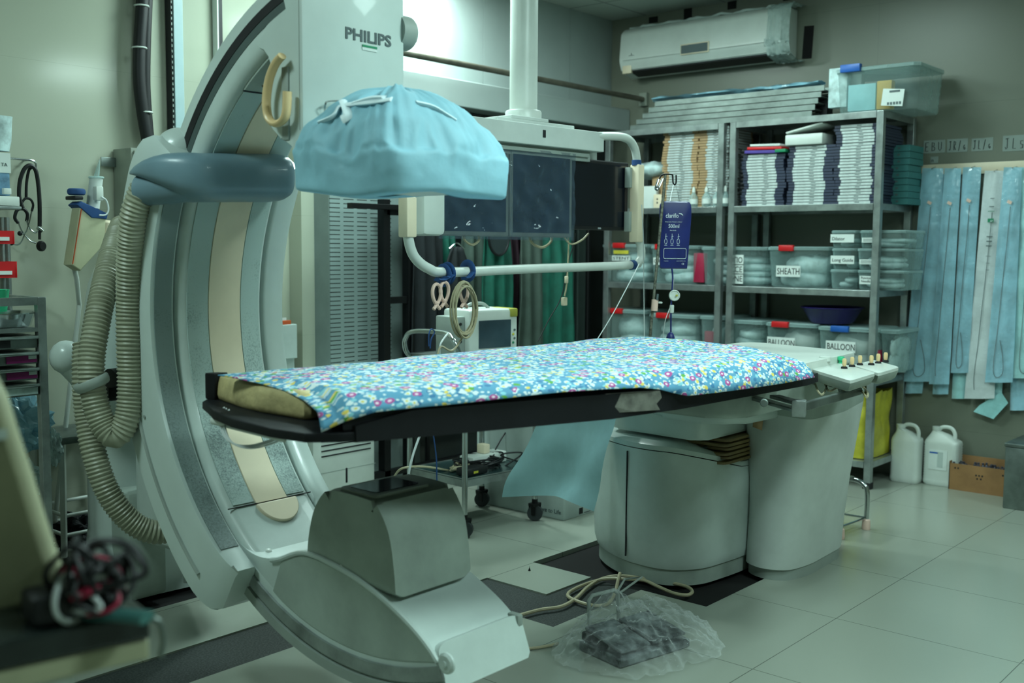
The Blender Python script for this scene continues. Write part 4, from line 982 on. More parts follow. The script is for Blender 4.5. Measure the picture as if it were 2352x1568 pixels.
stack(1520, 1600, 29, .0158, 'tan', 'flat white carton with tan ends in the stack behind the hooked pole', 'flat cartons behind the hooked pole', (.16, .84))
stack(1602, 1668, 31, .0158, 'tan', 'flat white carton with tan ends in the stack touching the double posts', 'flat cartons touching the double posts', (.28, 1.02))
stack(2030, 2086, 9, .036, 'teal', 'flat teal carton in the short stack deep at the right end of the second shelf', 'teal cartons at the right end', (.02, .04), x=5.84, d=.2)
# dark narrow stack in the gap
y1, y0 = Y(1686, 450), Y(1702, 450)
for k in range(14):
    mb = MB(); mb.box((5.70, y0, LV[1]+.002+k*.024), (5.95, y1, LV[1]+.0225+k*.024), .003)
    tag(mb.build('dark_carton', 'black', None), 'dark narrow carton in the stack right behind the double posts', 'carton', 'dark cartons behind the double posts')
# odd boxes lying on the stacks
zt = LV[1]+.001+18*.0165+.002
for a, b, h, mt_, lab in ((1706, 1784, .017, mat('violet_card', S(84, 66, 150), .6), 'violet carton lying on the left white stack of the second shelf'), (1712, 1790, .016, 'red', 'red carton just above the violet one'), (1718, 1786, .013, 'paper', 'white carton topmost on the left white stack')):
    mb = MB(); mb.box((5.625, Y(b), zt), (5.90, Y(a), zt+h), .002, rot=Matrix.Rotation(.03, 4, 'X')); tag(mb.build('thin_carton', mt_, None), lab, 'carton'); zt += h+.003
mb = MB(); mb.box((5.62, Y(1800), LV[1]+.30), (5.7, Y(1776), LV[1]+.318), .002); tag(mb.build('thin_carton', 'green', None), 'small green carton end beside the violet carton', 'carton')
zt = LV[1]+.001+20*.0165+.002
t = thing('lidded_box', (5.74, Y(1845), zt), 'glossy white box with its lid tilted open, on the middle white stack', 'box')
MB().box((5.615, Y(1884), zt), (5.86, Y(1799), zt+.06), .008).build('tray', 'white', t)
MB().box((5.615, Y(1886), zt+.064), (5.86, Y(1801), zt+.076), .004, rot=Matrix.Rotation(-.20, 4, 'X'), about=(5.7, Y(1801), zt+.064)).build('lid', 'white', t)
# left end of the second shelf
z2 = LV[1]+.001
def simple(nm, mt_, a, b, cat, lab, bv=.004, **k):
    return tag(MB().box(a, b, bv).build(nm, mt_, None, **k), lab, cat)
simple('brown_carton', 'tan', (5.72, Y(1518), z2), (5.92, Y(1478), z2+.20), 'carton', 'brown carton left of the tan-ended stacks on the second shelf')
simple('white_carton', 'paper', (5.68, Y(1496), z2), (5.715, Y(1462), z2+.14), 'carton', 'white carton in front of the brown one on the second shelf')
t = thing('socket_box', (5.65, Y(1508), z2), 'small cream box with two dark holes in front of the brown carton', 'box')
MB().box((5.645, Y(1521), z2), (5.675, Y(1497), z2+.085), .003).build('body', 'cream', t)
mb = MB(); y_ = Y(1506); mb.cyl((5.6445, y_, z2+.055), (5.646, y_, z2+.055), .006, n=12); mb.build('hole', 'ink', t); mb = MB(); mb.cyl((5.6445, y_, z2+.033), (5.646, y_, z2+.033), .006, n=12); mb.build('hole', 'ink', t)
mb = MB(); c0 = V((5.80, Y(1470), z2+.245))
mb.grid(lambda u, v: c0+V((.14*math.cos(2*PI*u)*math.sin(PI*v)**.6, .16*math.sin(2*PI*u)*math.sin(PI*v)**.6, .045*math.cos(PI*v)*(1+.5*noise.noise(V((u*8, v*6, 2)))))), 30, 14)
tag(mb.build('plastic_bag', 'packet', None), 'puffed pale blue plastic bag lying on cartons at the left end of second shelf', 'bag')
bt = thing('bottle', (5.60+.03, Y(1590, x=5.63), z2), 'small clear dropper bottle standing before the tan-ended stacks, leftmost of the row', 'bottle')
MB().lathe([(.024, 0), (.026, .004), (.026, .058), (.010, .085), (.008, .09)], bt.location, 20).build('body', 'clearlid', bt)
MB().lathe([(.011, .088), (.010, .108), (.004, .122), (.0001, .122)], bt.location, 14).build('cap', 'white', bt)
MB().lathe([(.0266, .018), (.0266, .048)], bt.location, 20).build('paper_label', 'paper', bt)
for px, lab in ((1619, 'second from the left'), (1644, 'third from the left'), (1662, 'beside the double posts')):
    dup(bt, (5.63, Y(px, x=5.63), z2), 'small clear dropper bottle standing before the tan-ended stacks, '+lab)
# ============================================================ air conditioner
t = thing('air_conditioner', (5.98, 3.6, 2.42), 'long white wall air conditioner with a film-wrapped right end', 'air conditioner')
y0, y1 = 3.0, 4.15
body = roundpoly([(XW-.001, 2.735), (5.93, 2.735), (5.885, 2.70), (5.868, 2.52), (5.895, 2.455), (6.02, 2.425), (XW-.001, 2.44)], [0, .02, .02, .02, .01, .01, 0])
mb = MB(); mb.prism([(x, z) for x, z in body], y0, y1, 'y', bevel=.012); mb.build('casing', 'white', t, angle=30)
mb = MB(); mb.prism([(5.889, 2.478), (5.896, 2.450), (5.99, 2.428), (5.99, 2.44), (5.90, 2.47)], y0+.10, y1-.07, 'y'); mb.build('air_outlet', 'black', t, smooth=False)
for k in range(2):
    mb = MB(); mb.box((5.884+.035*k, y0+.10, 2.458-.014*k), (5.925+.035*k, y1-.07, 2.463-.014*k), rot=Matrix.Rotation(.35, 4, 'Y')); mb.build('flap', 'white', t, smooth=False)
a, b = P(1564, 103, x=5.868), P(1628, 119, x=5.868)
MB().box((5.862, b.y, b.z), (5.874, a.y, a.z), .002, rot=Matrix.Rotation(0, 4, 'X')).build('display_frame', 'cream', t); MB().box((5.860, b.y+.006, b.z+.007), (5.865, a.y-.006, a.z-.007)).build('display', 'inkgrey', t, smooth=False)
mb = MB(); a = P(1427, 140, x=5.867); mb.sweep([V((5.8665, y0+.06, 2.522)), V((5.8665, y1-.03, 2.522))], .0018, 5); mb.build('panel_gap', 'shell_grey', t)
a = P(1605, 136, x=5.867); text('brand_lettering', 'Lumin', (5.8685, a.y+.02, 2.492), (0, -1, 0), (.3, 0, 1), .018, 'inkgrey', t) if False else None
mb = MB(); a = P(1450, 127, x=5.866); mb.box((5.865, a.y-.02, a.z-.002), (5.868, a.y+.02, a.z)); mb.box((5.865, a.y-.001, a.z), (5.868, a.y+.001, a.z+.014)); mb.build('small_emblem', 'inkgrey', t, smooth=False)
mb = MB(); a = P(1765, 92, x=5.865); mb.box((5.866, a.y-.035, a.z-.03), (5.874, a.y+.03, a.z+.012)); mb.build('energy_label', 'cartonw', t, smooth=False)
MB().box((5.88, y1-.085, 2.44), (5.90, y1-.015, 2.52), .004).build('tape_piece', 'cream', t)
def wrap(u, v):
    i = u*(len(body)-1); k = int(min(i, len(body)-2)); f = i-k
    x = lerp(body[k][0], body[k+1][0], f); z = lerp(body[k][1], body[k+1][1], f)
    n_ = noise.noise(V((u*14, v*9, 5)))
    return V((min(XW-.003, x-.010+.014*n_), y0+.09-.15*v+.01*n_, z+(.012 if u < .35 else -.01)+.014*n_))
MB().grid(wrap, 50, 16).build('plastic_wrap', clear('ac_film', S(176, 196, 192), .45, .15, 1., 20.), t, angle=80)
mb = MB()
pts = [V((5.95+.02*math.sin(k), y1-.02-k*.029, 2.742+.008*noise.noise(V((k*.9, 0, 0))))) for k in range(38)]
mb.sweep(pts, [.008+.006*abs(noise.noise(V((k*.7, 3, 0)))) for k in range(38)], 8); mb.build('film_edge', 'cartonw', t)
# ============================================================ pouches on the wall
a = P(2111, 386, x=XW-.02)
t = thing('hanging_rail', (XW-.01, 1.8, 1.72), 'pale wall rail from which the catheter pouches hang', 'rail')
MB().box((XW-.022, 1.20, P(2112, 404, x=XW-.02).z), (XW-.001, a.y, P(2112, 379, x=XW-.02).z), .002).build('strip', 'cream', t)
HT = P(2112, 392, x=XW-.02).z
def pouch(tx0, tx1, bx0, bx1, ytop, ybot, xo, mt_, label, tube=True, printed=False, loop=True):
    x = XW-.03-xo
    A, B = P(tx0, ytop, x=x), P(tx1, ytop, x=x); Cc, D = P(bx0, ybot, x=x), P(bx1, ybot, x=x)
    t = thing('catheter_pouch', ((A+B)/2)[:], label, 'pouch')
    sd = random.Random(tx0)
    def f(u, v, off=0):
        p = A.lerp(B, v).lerp(Cc.lerp(D, v), u)
        n_ = noise.noise(V((u*5+tx0, v*2.5, off)))+.6*noise.noise(V((u*9+tx0, v*9, off)))
        return p+V((-.012*math.sin(PI*v)*math.sin(PI*min(1, u*5)*.5)-off+.010*n_, .004*n_, 0))
    MB().grid(lambda u, v: f(u, v), 40, 8).build('backing', mt_, t, angle=80)
    MB().grid(lambda u, v: f(u, v, .008)+V((-.003*noise.noise(V((u*24+tx0, v*8, 1))), 0, 0)), 50, 10).build('film_front', 'film', t, angle=80)
    mb = MB(); mb.cyl((XW-.045-xo, (A.y+B.y)/2, A.z-.006), (XW-.02, (A.y+B.y)/2, A.z+.006), .003, n=8); mb.build('hook', 'chrome', t)
    if tube:
        us = [.18, .35, .55, .75, .90, .96]; vs = [.55, .50, .42, .36, .30, .34]
        pts = [f(a_, b_, .006) for a_, b_ in zip(us, vs)]
        if loop: pts += [f(.975, .5, .006), f(.95, .66, .006), f(.88, .62, .006), f(.80, .48, .006)]
        MB().sweep(spline(pts, 7), .0016, 6).build('catheter', 'inkgrey', t)
    if not printed:
        q = f(.16, .5, .010); MB().box(q+V((-.001, -.012, -.008)), q+V((.0, .012, .008)), rot=Matrix.Rotation(.5, 4, 'X')).build('small_label', 'pinkring', t, smooth=False)
    else:
        q0, q1 = f(.05, .5, .010), f(.5, .5, .012)
        for k, (u, h, w_, mt2) in enumerate(((.215, .020, .03, 'green'), (.12, .003, .02, 'inkgrey'), (.155, .004, .024, 'inkgrey'), (.175, .0025, .034, 'green'), (.285, .005, .03, 'inkgrey'), (.305, .005, .028, 'inkgrey'), (.325, .005, .03, 'inkgrey'), (.37, .002, .025, 'inkgrey'), (.40, .002, .02, 'inkgrey'), (.43, .002, .02, 'inkgrey'))):
            q = f(u, .52, .010); MB().box(q+V((-.0012, -w_/2, -h/2)), q+V((0, w_/2, h/2))).build('printed_mark', mt2, t, smooth=False)
        q = f(.218, .52, .013); text('size_lettering', '6F', q+V((-.0005, .002, -.005)), (0, -1, 0), (0, 0, 1), .015, 'inkw', t)
    return t
# rear ones hang lower
pouch(2138, 2176, 2079, 2118, 400, 903, .0, 'pouchback', 'blue catheter pouch seen only at its low end, leftmost of the rear row', False)
pouch(2168, 2206, 2142, 2178, 400, 905, .0, 'pouchback', 'blue catheter pouch of the rear row, second low end from the left', False)
pouch(2212, 2250, 2186, 2222, 400, 915, .0, 'pouchteal', 'pale teal catheter pouch of the rear row, left of the white one', False)
pouch(2290, 2330, 2262, 2300, 400, 930, .0, 'pouchteal', 'teal catheter pouch hanging lowest behind the white one', False)
pouch(2330, 2372, 2320, 2360, 400, 942, .0, 'pouchback', 'blue catheter pouch of the rear row at the right frame edge', False)
pouch(2119, 2167, 2075, 2150, 386, 876, .030, 'pouchback', 'wide blue catheter pouch at the left end of the wall rail, under the first note', True)
pouch(2170, 2208, 2134, 2180, 386, 882, .045, 'pouchback', 'blue catheter pouch under the second handwritten note', True, loop=False)
pouch(2212, 2254, 2184, 2224, 384, 856, .035, 'pouchback', 'blue catheter pouch just left of the white printed one', True)
pouch(2262, 2309, 2215, 2284, 392, 915, .030, 'pouchwhite', 'white catheter pouch with green printed mark among the blue ones', True, True, loop=False)
pouch(2306, 2348, 2262, 2326, 384, 878, .060, 'pouchback', 'blue catheter pouch just right of the white printed one', True)
pouch(2346, 2396, 2322, 2388, 384, 868, .040, 'pouchteal', 'teal-blue catheter pouch at the right frame edge, in front', True)
# torn-off corner of film hanging lowest
mb = MB(); q = [P(*c, x=XW-.05) for c in ((2236, 945), (2282, 962), (2316, 925), (2300, 900), (2250, 930))]
mb.loft([[p+V((0, 0, 0)) for p in q], [p+V((-.003, 0, 0)) for p in q]]); tag(mb.build('film_scrap', 'pouchteal', None, smooth=False), 'tilted teal scrap of packing film below the white pouch', 'scrap')
# handwritten notes
def strokes(t, lines, at, h):
    mb = MB()
    for ln in lines:
        pts = [V((XW-.0045, at.y-x*h, at.z+z*h)) for x, z in ln]
        mb.sweep(pts, .0016, 5)
    mb.build('handwriting', 'ink', t)
GL = {'E': [[(.5, 1), (0, 1), (0, 0), (.5, 0)], [(0, .5), (.4, .5)]], 'B': [[(0, 0), (0, 1), (.4, .9), (.4, .6), (0, .52), (.5, .4), (.5, .1), (0, 0)]], 'U': [[(0, 1), (.02, .2), (.25, 0), (.5, .2), (.5, 1)]],
      'J': [[(.0, .95), (.5, 1)], [(.3, 1), (.3, .1), (.12, -.05), (0, .15)]], 'R': [[(0, 0), (0, 1), (.4, .9), (.35, .6), (0, .5), (.45, 0)]], '/': [[(.0, -.1), (.4, 1.05)]], 'G': [[(.35, .5), (.1, .5), (0, .2), (.2, 0), (.38, .05), (.38, .25), (.2, .25)]], 'L': [[(.05, 1), (0, 0), (.45, 0)]], '5': [[(.35, .7), (.0, .7), (.0, .4), (.35, .35), (.3, 0), (0, 0)]], 'n': [[(0, 0), (.05, .6), (.3, .5), (.3, 0)]]}
for s_, px0, px1, py0, py1, lab in (('EBU', 2122, 2170, 323, 350, 'handwritten paper note reading EBU above the left pouches'), ('JR/G', 2176, 2222, 320, 348, 'handwritten paper note reading JR/G'), ('JL/G', 2232, 2280, 318, 345, 'handwritten paper note reading JL/G'), ('JL5', 2304, 2360, 312, 345, 'handwritten paper note reading JL at the right frame edge'), ('n', 2138, 2154, 360, 374, 'tiny handwritten paper note below the EBU one')):
    a, b = P(px0, py0, x=XW-.003), P(px1, py1, x=XW-.003)
    t = thing('paper_note', (XW-.003, (a.y+b.y)/2, b.z), lab, 'note')
    MB().box((XW-.003, b.y, b.z), (XW-.0008, a.y, a.z)).build('paper', clear('note_film', S(176, 190, 184), .45, .4, 0.), t, smooth=False)
    h = (a.z-b.z)*.66; adv = (a.y-b.y)/h/(len(s_)+.3); ln = []
    for k, ch in enumerate(s_):
        for g in GL[ch]: ln.append([(k*adv+.25+x*adv*.85, .25+z) for x, z in g])
    strokes(t, ln, V((0, a.y, b.z)), h)
# ============================================================ floor items by the right wall
def jug(x, y, label, w=.155, dpt=.11, ribs=False, rot=0.):
    t = thing('jug', (x, y, 0), label, 'jug')
    def rr(z, a, b, ox=0): return [V((x+q[0], y+q[1]+ox, z)) for q in resample(rrect(-b/2, b/2, -a/2, a/2, .025), 40)]
    mb = MB(); R_ = [rr(.001, w*.94, dpt*.94), rr(.012, w, dpt), rr(.03, w, dpt), rr(.036, w*.98, dpt*.97)]
    if ribs:
        for k in range(13):
            R_ += [rr(.045+k*.014, w*1.0, dpt), rr(.052+k*.014, w*.965, dpt*.97)]
    R_ += [rr(.232, w*.99, dpt), rr(.25, w*.94, dpt*.93), rr(.285, w*.5, dpt*.6, .02), rr(.300, .046, .046, .04), rr(.312, .044, .044, .04)]
    mb.loft(R_); mb.build('body', 'white', t, angle=60)
    mb = MB(); mb.sweep(spline([V((x, y+.035, .295)), V((x, y+.01, .322)), V((x, y-.035, .322)), V((x, y-.058, .295)), V((x, y-.060, .25))], 6), .011, 10, flat=(.8, 1)); mb.build('handle', 'white', t)
    mb = MB(); mb.lathe([(.022, .300), (.024, .303), (.024, .322), (.0001, .324)], (x, y+.04, 0), 20); mb.build('cap', 'white', t)
    if ribs:
        lb = MB().box((x-dpt/2-.002, y-.04, .09), (x-dpt/2+.0, y+.06, .20), .0).build('paper_label', 'paper', t, smooth=False)
        mb = MB(); mb.box((x-dpt/2-.003, y+.01, .18), (x-dpt/2-.0022, y+.055, .188)); mb.build('blue_print', 'blue', lb, smooth=False)
        mb = MB(); mb.box((x-dpt/2-.003, y-.018, .105), (x-dpt/2-.0022, y+.012, .19)); mb.build('grey_print', 'cartonw', lb, smooth=False)
    return t
j = P(2073, 1108, z=0); jug(j.x+.05, j.y, 'plain white plastic jug on the floor beside the shelving', w=.16)
j = P(2152, 1115, z=0); jug(j.x+.05, j.y-.01, 'white ribbed plastic jug with a paper label, nearer the brown carton', w=.19, ribs=True)
a, b = P(2178, 1122, z=0), P(2303, 1142, z=0)
t = thing('open_carton', (a.x+.08, (a.y+b.y)/2, 0), 'open brown carton full of small glass vials on the floor', 'carton')
xa, ya, yb = a.x, a.y, b.y-.03
hh = .145
for q0, q1 in (((xa, yb, 0), (xa+.004, ya, hh)), ((xa+.13, yb, 0), (xa+.134, ya, hh+.03)), ((xa, yb, 0), (xa+.134, yb+.004, hh)), ((xa, ya-.004, 0), (xa+.134, ya, hh+.01))):
    MB().box(q0, q1).build('side_panel', 'card', t, smooth=False)
MB().box((xa+.002, yb, 0), (xa+.132, ya, .004)).build('bottom_panel', 'cardin', t, smooth=False)
mb = MB()
for c_ in ((.55, .62), (.5, .62), (.45, .62), (.53, .5), (.47, .5), (.9, .8), (.85, .8), (.12, .75)): mb.box((xa-.0008, lerp(yb, ya, c_[0])-.004, hh*c_[1]), (xa+.0002, lerp(yb, ya, c_[0])+.004, hh*c_[1]+.009))
mb.build('hand_holes', 'ink', t, smooth=False)
va = MB().lathe([(.008, .0), (.008, .03), (.004, .036), (.006, .038), (.006, .046), (.0001, .046)], (0, 0, 0), 10).build('vial', mat('vial_mix', S(96, 96, 110), .3, var=.5, vs=40), None)
tag(va, 'small dark glass vial in the open brown carton', 'vial', 'vials in the open brown carton')
ra = random.Random(4); first = True
for i in range(7):
    for k in range(17):
        if ra.random() < .3: continue
        o = va if first else va.copy()
        if not first: COL.objects.link(o)
        first = False
        o.location = (xa+.014+i*.0175, yb+.014+k*(ya-yb-.028)/16, .075+ra.uniform(0, .03)); o.rotation_euler = (0, 0, ra.random()*3)
MB_ = MB().box((xa+.005, yb+.005, .01), (xa+.129, ya-.005, .074)); tag(MB_.build('packing_insert', 'cardin', None, smooth=False), 'dark card insert under the vials in the brown carton', 'insert')
a = P(2302, 1166, z=0); t = thing('steel_bin', (a.x+.15, a.y-.15, 0), 'square stainless steel bin cut by the right frame edge', 'bin')
MB().box((a.x, a.y-.32, .0), (a.x+.30, a.y, .315), .006).build('body', 'steel_dull', t, angle=30); MB().box((a.x-.004, a.y-.324, .316), (a.x+.304, a.y+.004, .335), .004).build('lid', 'steel_dull', t, angle=30)
# step stool behind the pedestal
p1 = P(1989, 1215, z=0)
t = thing('step_stool', (p1.x-.15, p1.y+.1, 0), 'chrome tube step stool with pink rubber feet behind the table pedestal', 'step stool')
for k, (ox, oy) in enumerate(((0, 0), (-.02, .30), (-.24, .02), (-.24, .32))):
    x, y = p1.x+ox, p1.y+oy; hx, hy = (.0, .06)
    pts = [V((x, y, .04)), V((x, y, .17)), V((x, y+(.02 if oy < .1 else -.02), .21)), V((x, y+(.06 if oy < .1 else -.06), .225)), V((x, y+(.14 if oy < .1 else -.14), .225))]
    l_ = MB().sweep(spline(pts, 6), .0115, 12).build('leg', 'chrome', t)
    MB().lathe([(.018, 0), (.020, .006), (.018, .045), (.012, .05)], (x, y, 0), 16).build('rubber_foot', 'pinkring', l_)
MB().box((p1.x-.24, p1.y+.05, .236), (p1.x-.03, p1.y+.29, .25), .004).build('step', 'steel_dull', t)
for a, b in (((0, 0), (-.02, .30)), ((-.24, .02), (-.24, .32)), ((0, 0), (-.24, .02))):
    MB().cyl((p1.x+a[0], p1.y+a[1], .055), (p1.x+b[0], p1.y+b[1], .055), .005, n=8).build('brace', 'chrome', t)
# ============================================================ CEILING-HUNG MONITORS
t = thing('monitor_suspension', (3.45, 2.86, ZC), 'white ceiling column with a crossbeam and a tubular handle frame round the screens', 'monitor suspension')
DV = V((.9975, -.07, 0)); NV = V((-.07, -.9975, 0))   # screens run along DV and face NV
O0 = V((2.864, 2.846, 0))
def M3(s, o, z): return O0+DV*s+NV*o+V((0, 0, z))
cx_, cy_ = P(1203, 150, y=2.93).x, 2.93
mb = MB(); mb.cyl((cx_, cy_, 1.86), (cx_, cy_, ZC), .058, n=36); mb.build('column', 'white', t)
mb = MB(); mb.lathe([(.076, 1.825), (.076, 1.862), (.072, 1.868), (.058, 1.868)], (cx_, cy_, 0), 36); mb.build('collar', 'white', t)
def bar(mb, s0, s1, o0, o1, z0, z1, bv=0):
    c = M3((s0+s1)/2, (o0+o1)/2, (z0+z1)/2); h = V(((s1-s0)/2, abs(o1-o0)/2, (z1-z0)/2))
    mb.box(c-h, c+h, bv, rot=Matrix.Rotation(math.atan2(-.07, .9975), 4, 'Z'))
sL, sR = (P(1080, 300, y=2.80)-O0).dot(DV), (P(1376, 320, y=2.78)-O0).dot(DV)
mb = MB(); bar(mb, sL, sR, -.16, .03, 1.712, 1.795); bar(mb, sL+.18, sR-.16, -.14, .0, 1.794, 1.812); bar(mb, sL+.26, sR-.32, -.14, .0, 1.811, 1.826)
mb.build('crossbeam', 'white_matt', t, smooth=False, bevel=.003)
mb = MB(); bar(mb, sL+.12, sR-.055, -.12, .0, 1.668, 1.712); bar(mb, sL+.12, sR-.075, -.03, .012, 1.685, 1.700); mb.build('lower_beam', 'shell_grey', t, smooth=False, bevel=.002)
mb = MB(); sl = (P(1245, 300, y=2.79)-O0).dot(DV); bar(mb, sl-.008, sl+.008, .030, .032, 1.745, 1.775); mb.build('slot', 'ink', t, smooth=False)
mb = MB(); bar(mb, -.10, .01, -.10, .04, 1.34, 1.60, .02); mb.build('side_casing', 'white', t)
# handle frame tube
YH = 2.74
pp = [P(a, b, y=YH) for a, b in ((1372, 312), (1425, 314), (1452, 330), (1463, 372), (1464, 470), (1466, 540), (1473, 575), (1468, 600), (1440, 609), (1220, 617), (1030, 625), (985, 617), (952, 590), (938, 548), (936, 500), (936, 420))]
tube_pts = [V((pp[0].x, YH+.04, pp[0].z))]+pp[1:]
mb = MB(); mb.sweep(spline(tube_pts, 8), .0185, 16); hf = mb.build('handle_frame', 'white', t)
for a, b, c, d_ in ((936, 452, 936, 545), (1464, 378, 1462, 556)):
    mb = MB(); A, B = P(a, b, y=YH), P(c, d_, y=YH); mb.box((A.x-.024, YH-.024, B.z), (A.x+.024, YH+.024, A.z), .006); mb.build('grip', 'cream', hf)
mb = MB(); A, B = P(1445, 385, y=YH+.03), P(1447, 532, y=YH+.03)
mb.box((A.x-.02, YH+.01, A.z-.09), (A.x+.02, YH+.04, A.z), .003); mb.build('clip_plate', 'shell_grey', hf)
mb = MB(); mb.box((A.x-.02, YH+.01, B.z), (A.x+.02, YH+.04, B.z+.09), .003); mb.build('clip_plate', 'shell_grey', hf)
# screens
def screen(s0, s1, z0, z1, o, label, mt_, film=False, frame='monframe', bez=.018):
    th = thing('monitor', M3((s0+s1)/2, o-.05, z0)[:], label, 'monitor')
    mb = MB(); bar(mb, s0, s1, o-.06, o, z0, z1); mb.build('casing', frame, th, smooth=False, bevel=.006)
    mb = MB(); bar(mb, s0+bez, s1-bez, o-.005, o+.0012, z0+bez, z1-bez); mb.build('screen', mt_, th, smooth=False)
    mb = MB(); bar(mb, (s0+s1)/2-.04, (s0+s1)/2+.04, o-.12, o-.055, (z0+z1)/2-.04, z1+.05); mb.build('mount', 'shell_grey', th, smooth=False)
    if film:
        mb = MB()
        def f(u, v):
            p = M3(lerp(s0-.004, s1+.004, u), o+.012+.010*noise.noise(V((u*6+s0*9, v*7, 2))), lerp(z0-.012, z1+.004, v)); return p
        mb.grid(f, 40, 40); mb.build('film_cover', 'filmgrey', th, angle=80)
    return th
W_ = .379
screen(.0, W_, 1.342, 1.690, .0, 'film-covered grey monitor hanging on the left, partly behind the blue drape', 'wrapscreen', True)
screen(W_+.004, 2*W_, 1.342, 1.690, .0, 'film-covered grey monitor hanging in the middle of the three', 'wrapscreen', True)
s3 = (P(1314, 450, y=2.80)-O0).dot(DV); s4 = (P(1441, 450, y=2.79)-O0).dot(DV)
m3 = screen(s3, s4, 1.378, 1.682, -.02, 'uncovered black flat monitor hanging on the right of the three', 'screen', False, 'black', .016)
q = M3((s3+s4)/2-.012, -.0185, 1.3825); text('brand_lettering', 'DELL', q, DV, (0, 0, 1), .010, 'inkw', m3)
mb = MB(); bar(mb, s3, s3+.012, -.03, -.02, 1.69, 1.72)
mb.bm.free()
# cables under the monitors
def wire(nm, pts, y, r, mt_, label, cat='cable', n=7):
    return tag(MB().sweep(spline([P(a, b, y=(y if len(q_) == 0 else q_[0])) for a, b, *q_ in pts], n), r, 6).build(nm, mt_, None), label, cat)
wire('monitor_cable', ((1065, 535), (1068, 552), (1085, 562), (1100, 552), (1098, 535)), 2.86, .005, 'cable', 'beige cable loop hanging below the left monitor')
wire('monitor_cable', ((1215, 535), (1222, 558), (1245, 568), (1265, 555), (1268, 535)), 2.86, .006, 'cable', 'beige cable loop hanging below the middle monitor')
wire('monitor_cable', ((1290, 535), (1310, 560), (1335, 552), (1352, 536)), 2.86, .004, 'cable', 'thin beige cable loop below the right monitor')
t2 = thing('serial_cable', P(1297, 690, y=2.9)[:], 'grey cable with a plug dangling below the right monitor', 'cable')
MB().sweep(spline([P(a, b, y=2.9) for a, b in ((1303, 520), (1306, 560), (1304, 610), (1302, 650), (1297, 680))], 6), .0035, 6).build('cord', 'cable', t2)
q = P(1296, 690, y=2.9); MB().box(q+V((-.014, -.008, -.022)), q+V((.014, .008, .014)), .003).build('plug', 'cream', t2)
q = P(1301, 642, y=2.9); MB().box(q+V((-.008, -.006, -.016)), q+V((.008, .006, .016)), .003).build('ferrite', 'cream', t2)
wire('black_cable', ((1322, 536), (1318, 560), (1306, 600), (1290, 680), (1260, 735), (1235, 785)), 2.95, .0025, 'black', 'thin black cable slanting down from the right monitor')
# straps with rings on the bar
def strap(px, py, py2, label, ringp):
    q = P(px, py, y=YH)
    th = thing('cable_strap', q[:], label, 'strap')
    mb = MB(); mb.sweep([q+V((.004, .030*math.cos(a), .030*math.sin(a))) for a in (2*PI*k/20 for k in range(20))], .006, 8, closed=True, flat=(1, 2.2)); mb.build('loop', 'strapblue', th)
    b = P(ringp[0], ringp[1], y=YH-.03)
    mb = MB(); mb.sweep([q+V((0, -.03, -.005)), q.lerp(b, .5)+V((.004, -.012, 0)), b+V((0, 0, .02))], .011, 8, flat=(1.4, .5)); mb.build('tongue', 'strapblue', th)
    mb = MB(); c = b+V((0, 0, -.030)); 
    mb.sweep([c+V((.021*math.cos(a)*(1+.15*math.sin(a)), 0, .034*math.sin(a))) for a in (2*PI*k/24 for k in range(24))], .0065, 8, closed=True)
    for s_ in (-1, 1): mb.sweep([c+V((-s_*.010, 0, -.030)), c+V((s_*.016, 0, -.056))], .0065, 8)
    mb.build('ring', 'pinkring', th)
strap(1017, 632, 655, 'blue strap with a pale pink ring, leftmost on the white tube', (1003, 655))
strap(1026, 628, 650, 'blue strap with a pale pink ring, second from the left on the white tube', (1021, 650))
strap(1072, 622, 652, 'blue strap with a pale pink ring holding the coiled beige cable', (1066, 652))
for q_, lab in ((P(1462, 374, y=YH), 'blue tape wrapped round the white tube above the right grip'), (P(1452, 609, y=YH), 'blue tape wrapped round the lower right bend of the white tube')):
    mb = MB(); mb.sweep([q_+V((-.014, 0, .0)), q_+V((.014, 0, .002))] if q_.z < 1.4 else [q_+V((0, 0, -.012)), q_+V((0, 0, .012))], .0215, 14); tag(mb.build('blue_tape', 'strapblue', None), lab, 'tape')
mb = MB(); ra = random.Random(3)
c = P(1058, 718, y=YH-.05); pts = []
for k in range(5*20):
    a = 2*PI*k/20; w_ = 1+.10*math.sin(a*.23+1); pts.append(c+V((.062*w_*math.cos(a)*(.9+.12*math.sin(k*.05)), -.02+.010*math.sin(k*.11), .094*w_*math.sin(a)+.012)))
mb.sweep(pts, .0042, 6); mb.sweep(spline([pts[-1], c+V((.03, 0, -.07)), c+V((-.04, 0, -.135)), c+V((-.08, .02, -.12)), c+V((-.10, .02, -.15))], 6), .0042, 6)
tag(mb.build('coiled_cable', 'cable', None), 'beige cable coiled in an oval hanging from the third strap', 'cable')
# ============================================================ IV pole and pressure bag
YI = 2.44
a, b = P(1487, 790, y=YI), P(1528, 402, y=YI)
t = thing('iv_pole', (a.x, YI, .862), 'thin textured pole with chrome hooks standing at the far edge of the patient table', 'iv pole')
MB().cyl((a.x, YI, .80), b, .006, n=12).build('pole', mat('knurled_pole', S(120, 122, 110), .5, metal=.5, var=.5, vs=90), t)
MB().sweep(spline([P(x, y, y=YI) for x, y in ((1512, 434), (1509, 426), (1518, 404), (1528, 400), (1543, 401), (1545, 404), (1546, 420), (1550, 424), (1553, 418), (1553, 402))], 4), .0032, 8).build('hook', 'darkmetal', t)
MB().sweep(spline([P(x, y, y=YI-.02) for x, y in ((1512, 412), (1506, 432), (1511, 434), (1522, 410))], 4), .0045, 8).build('hook', 'chrome', t)
MB().sweep([P(1547, 420, y=YI), P(1538, 466, y=YI)], .001, 4).build('wire_link', 'steel', t)
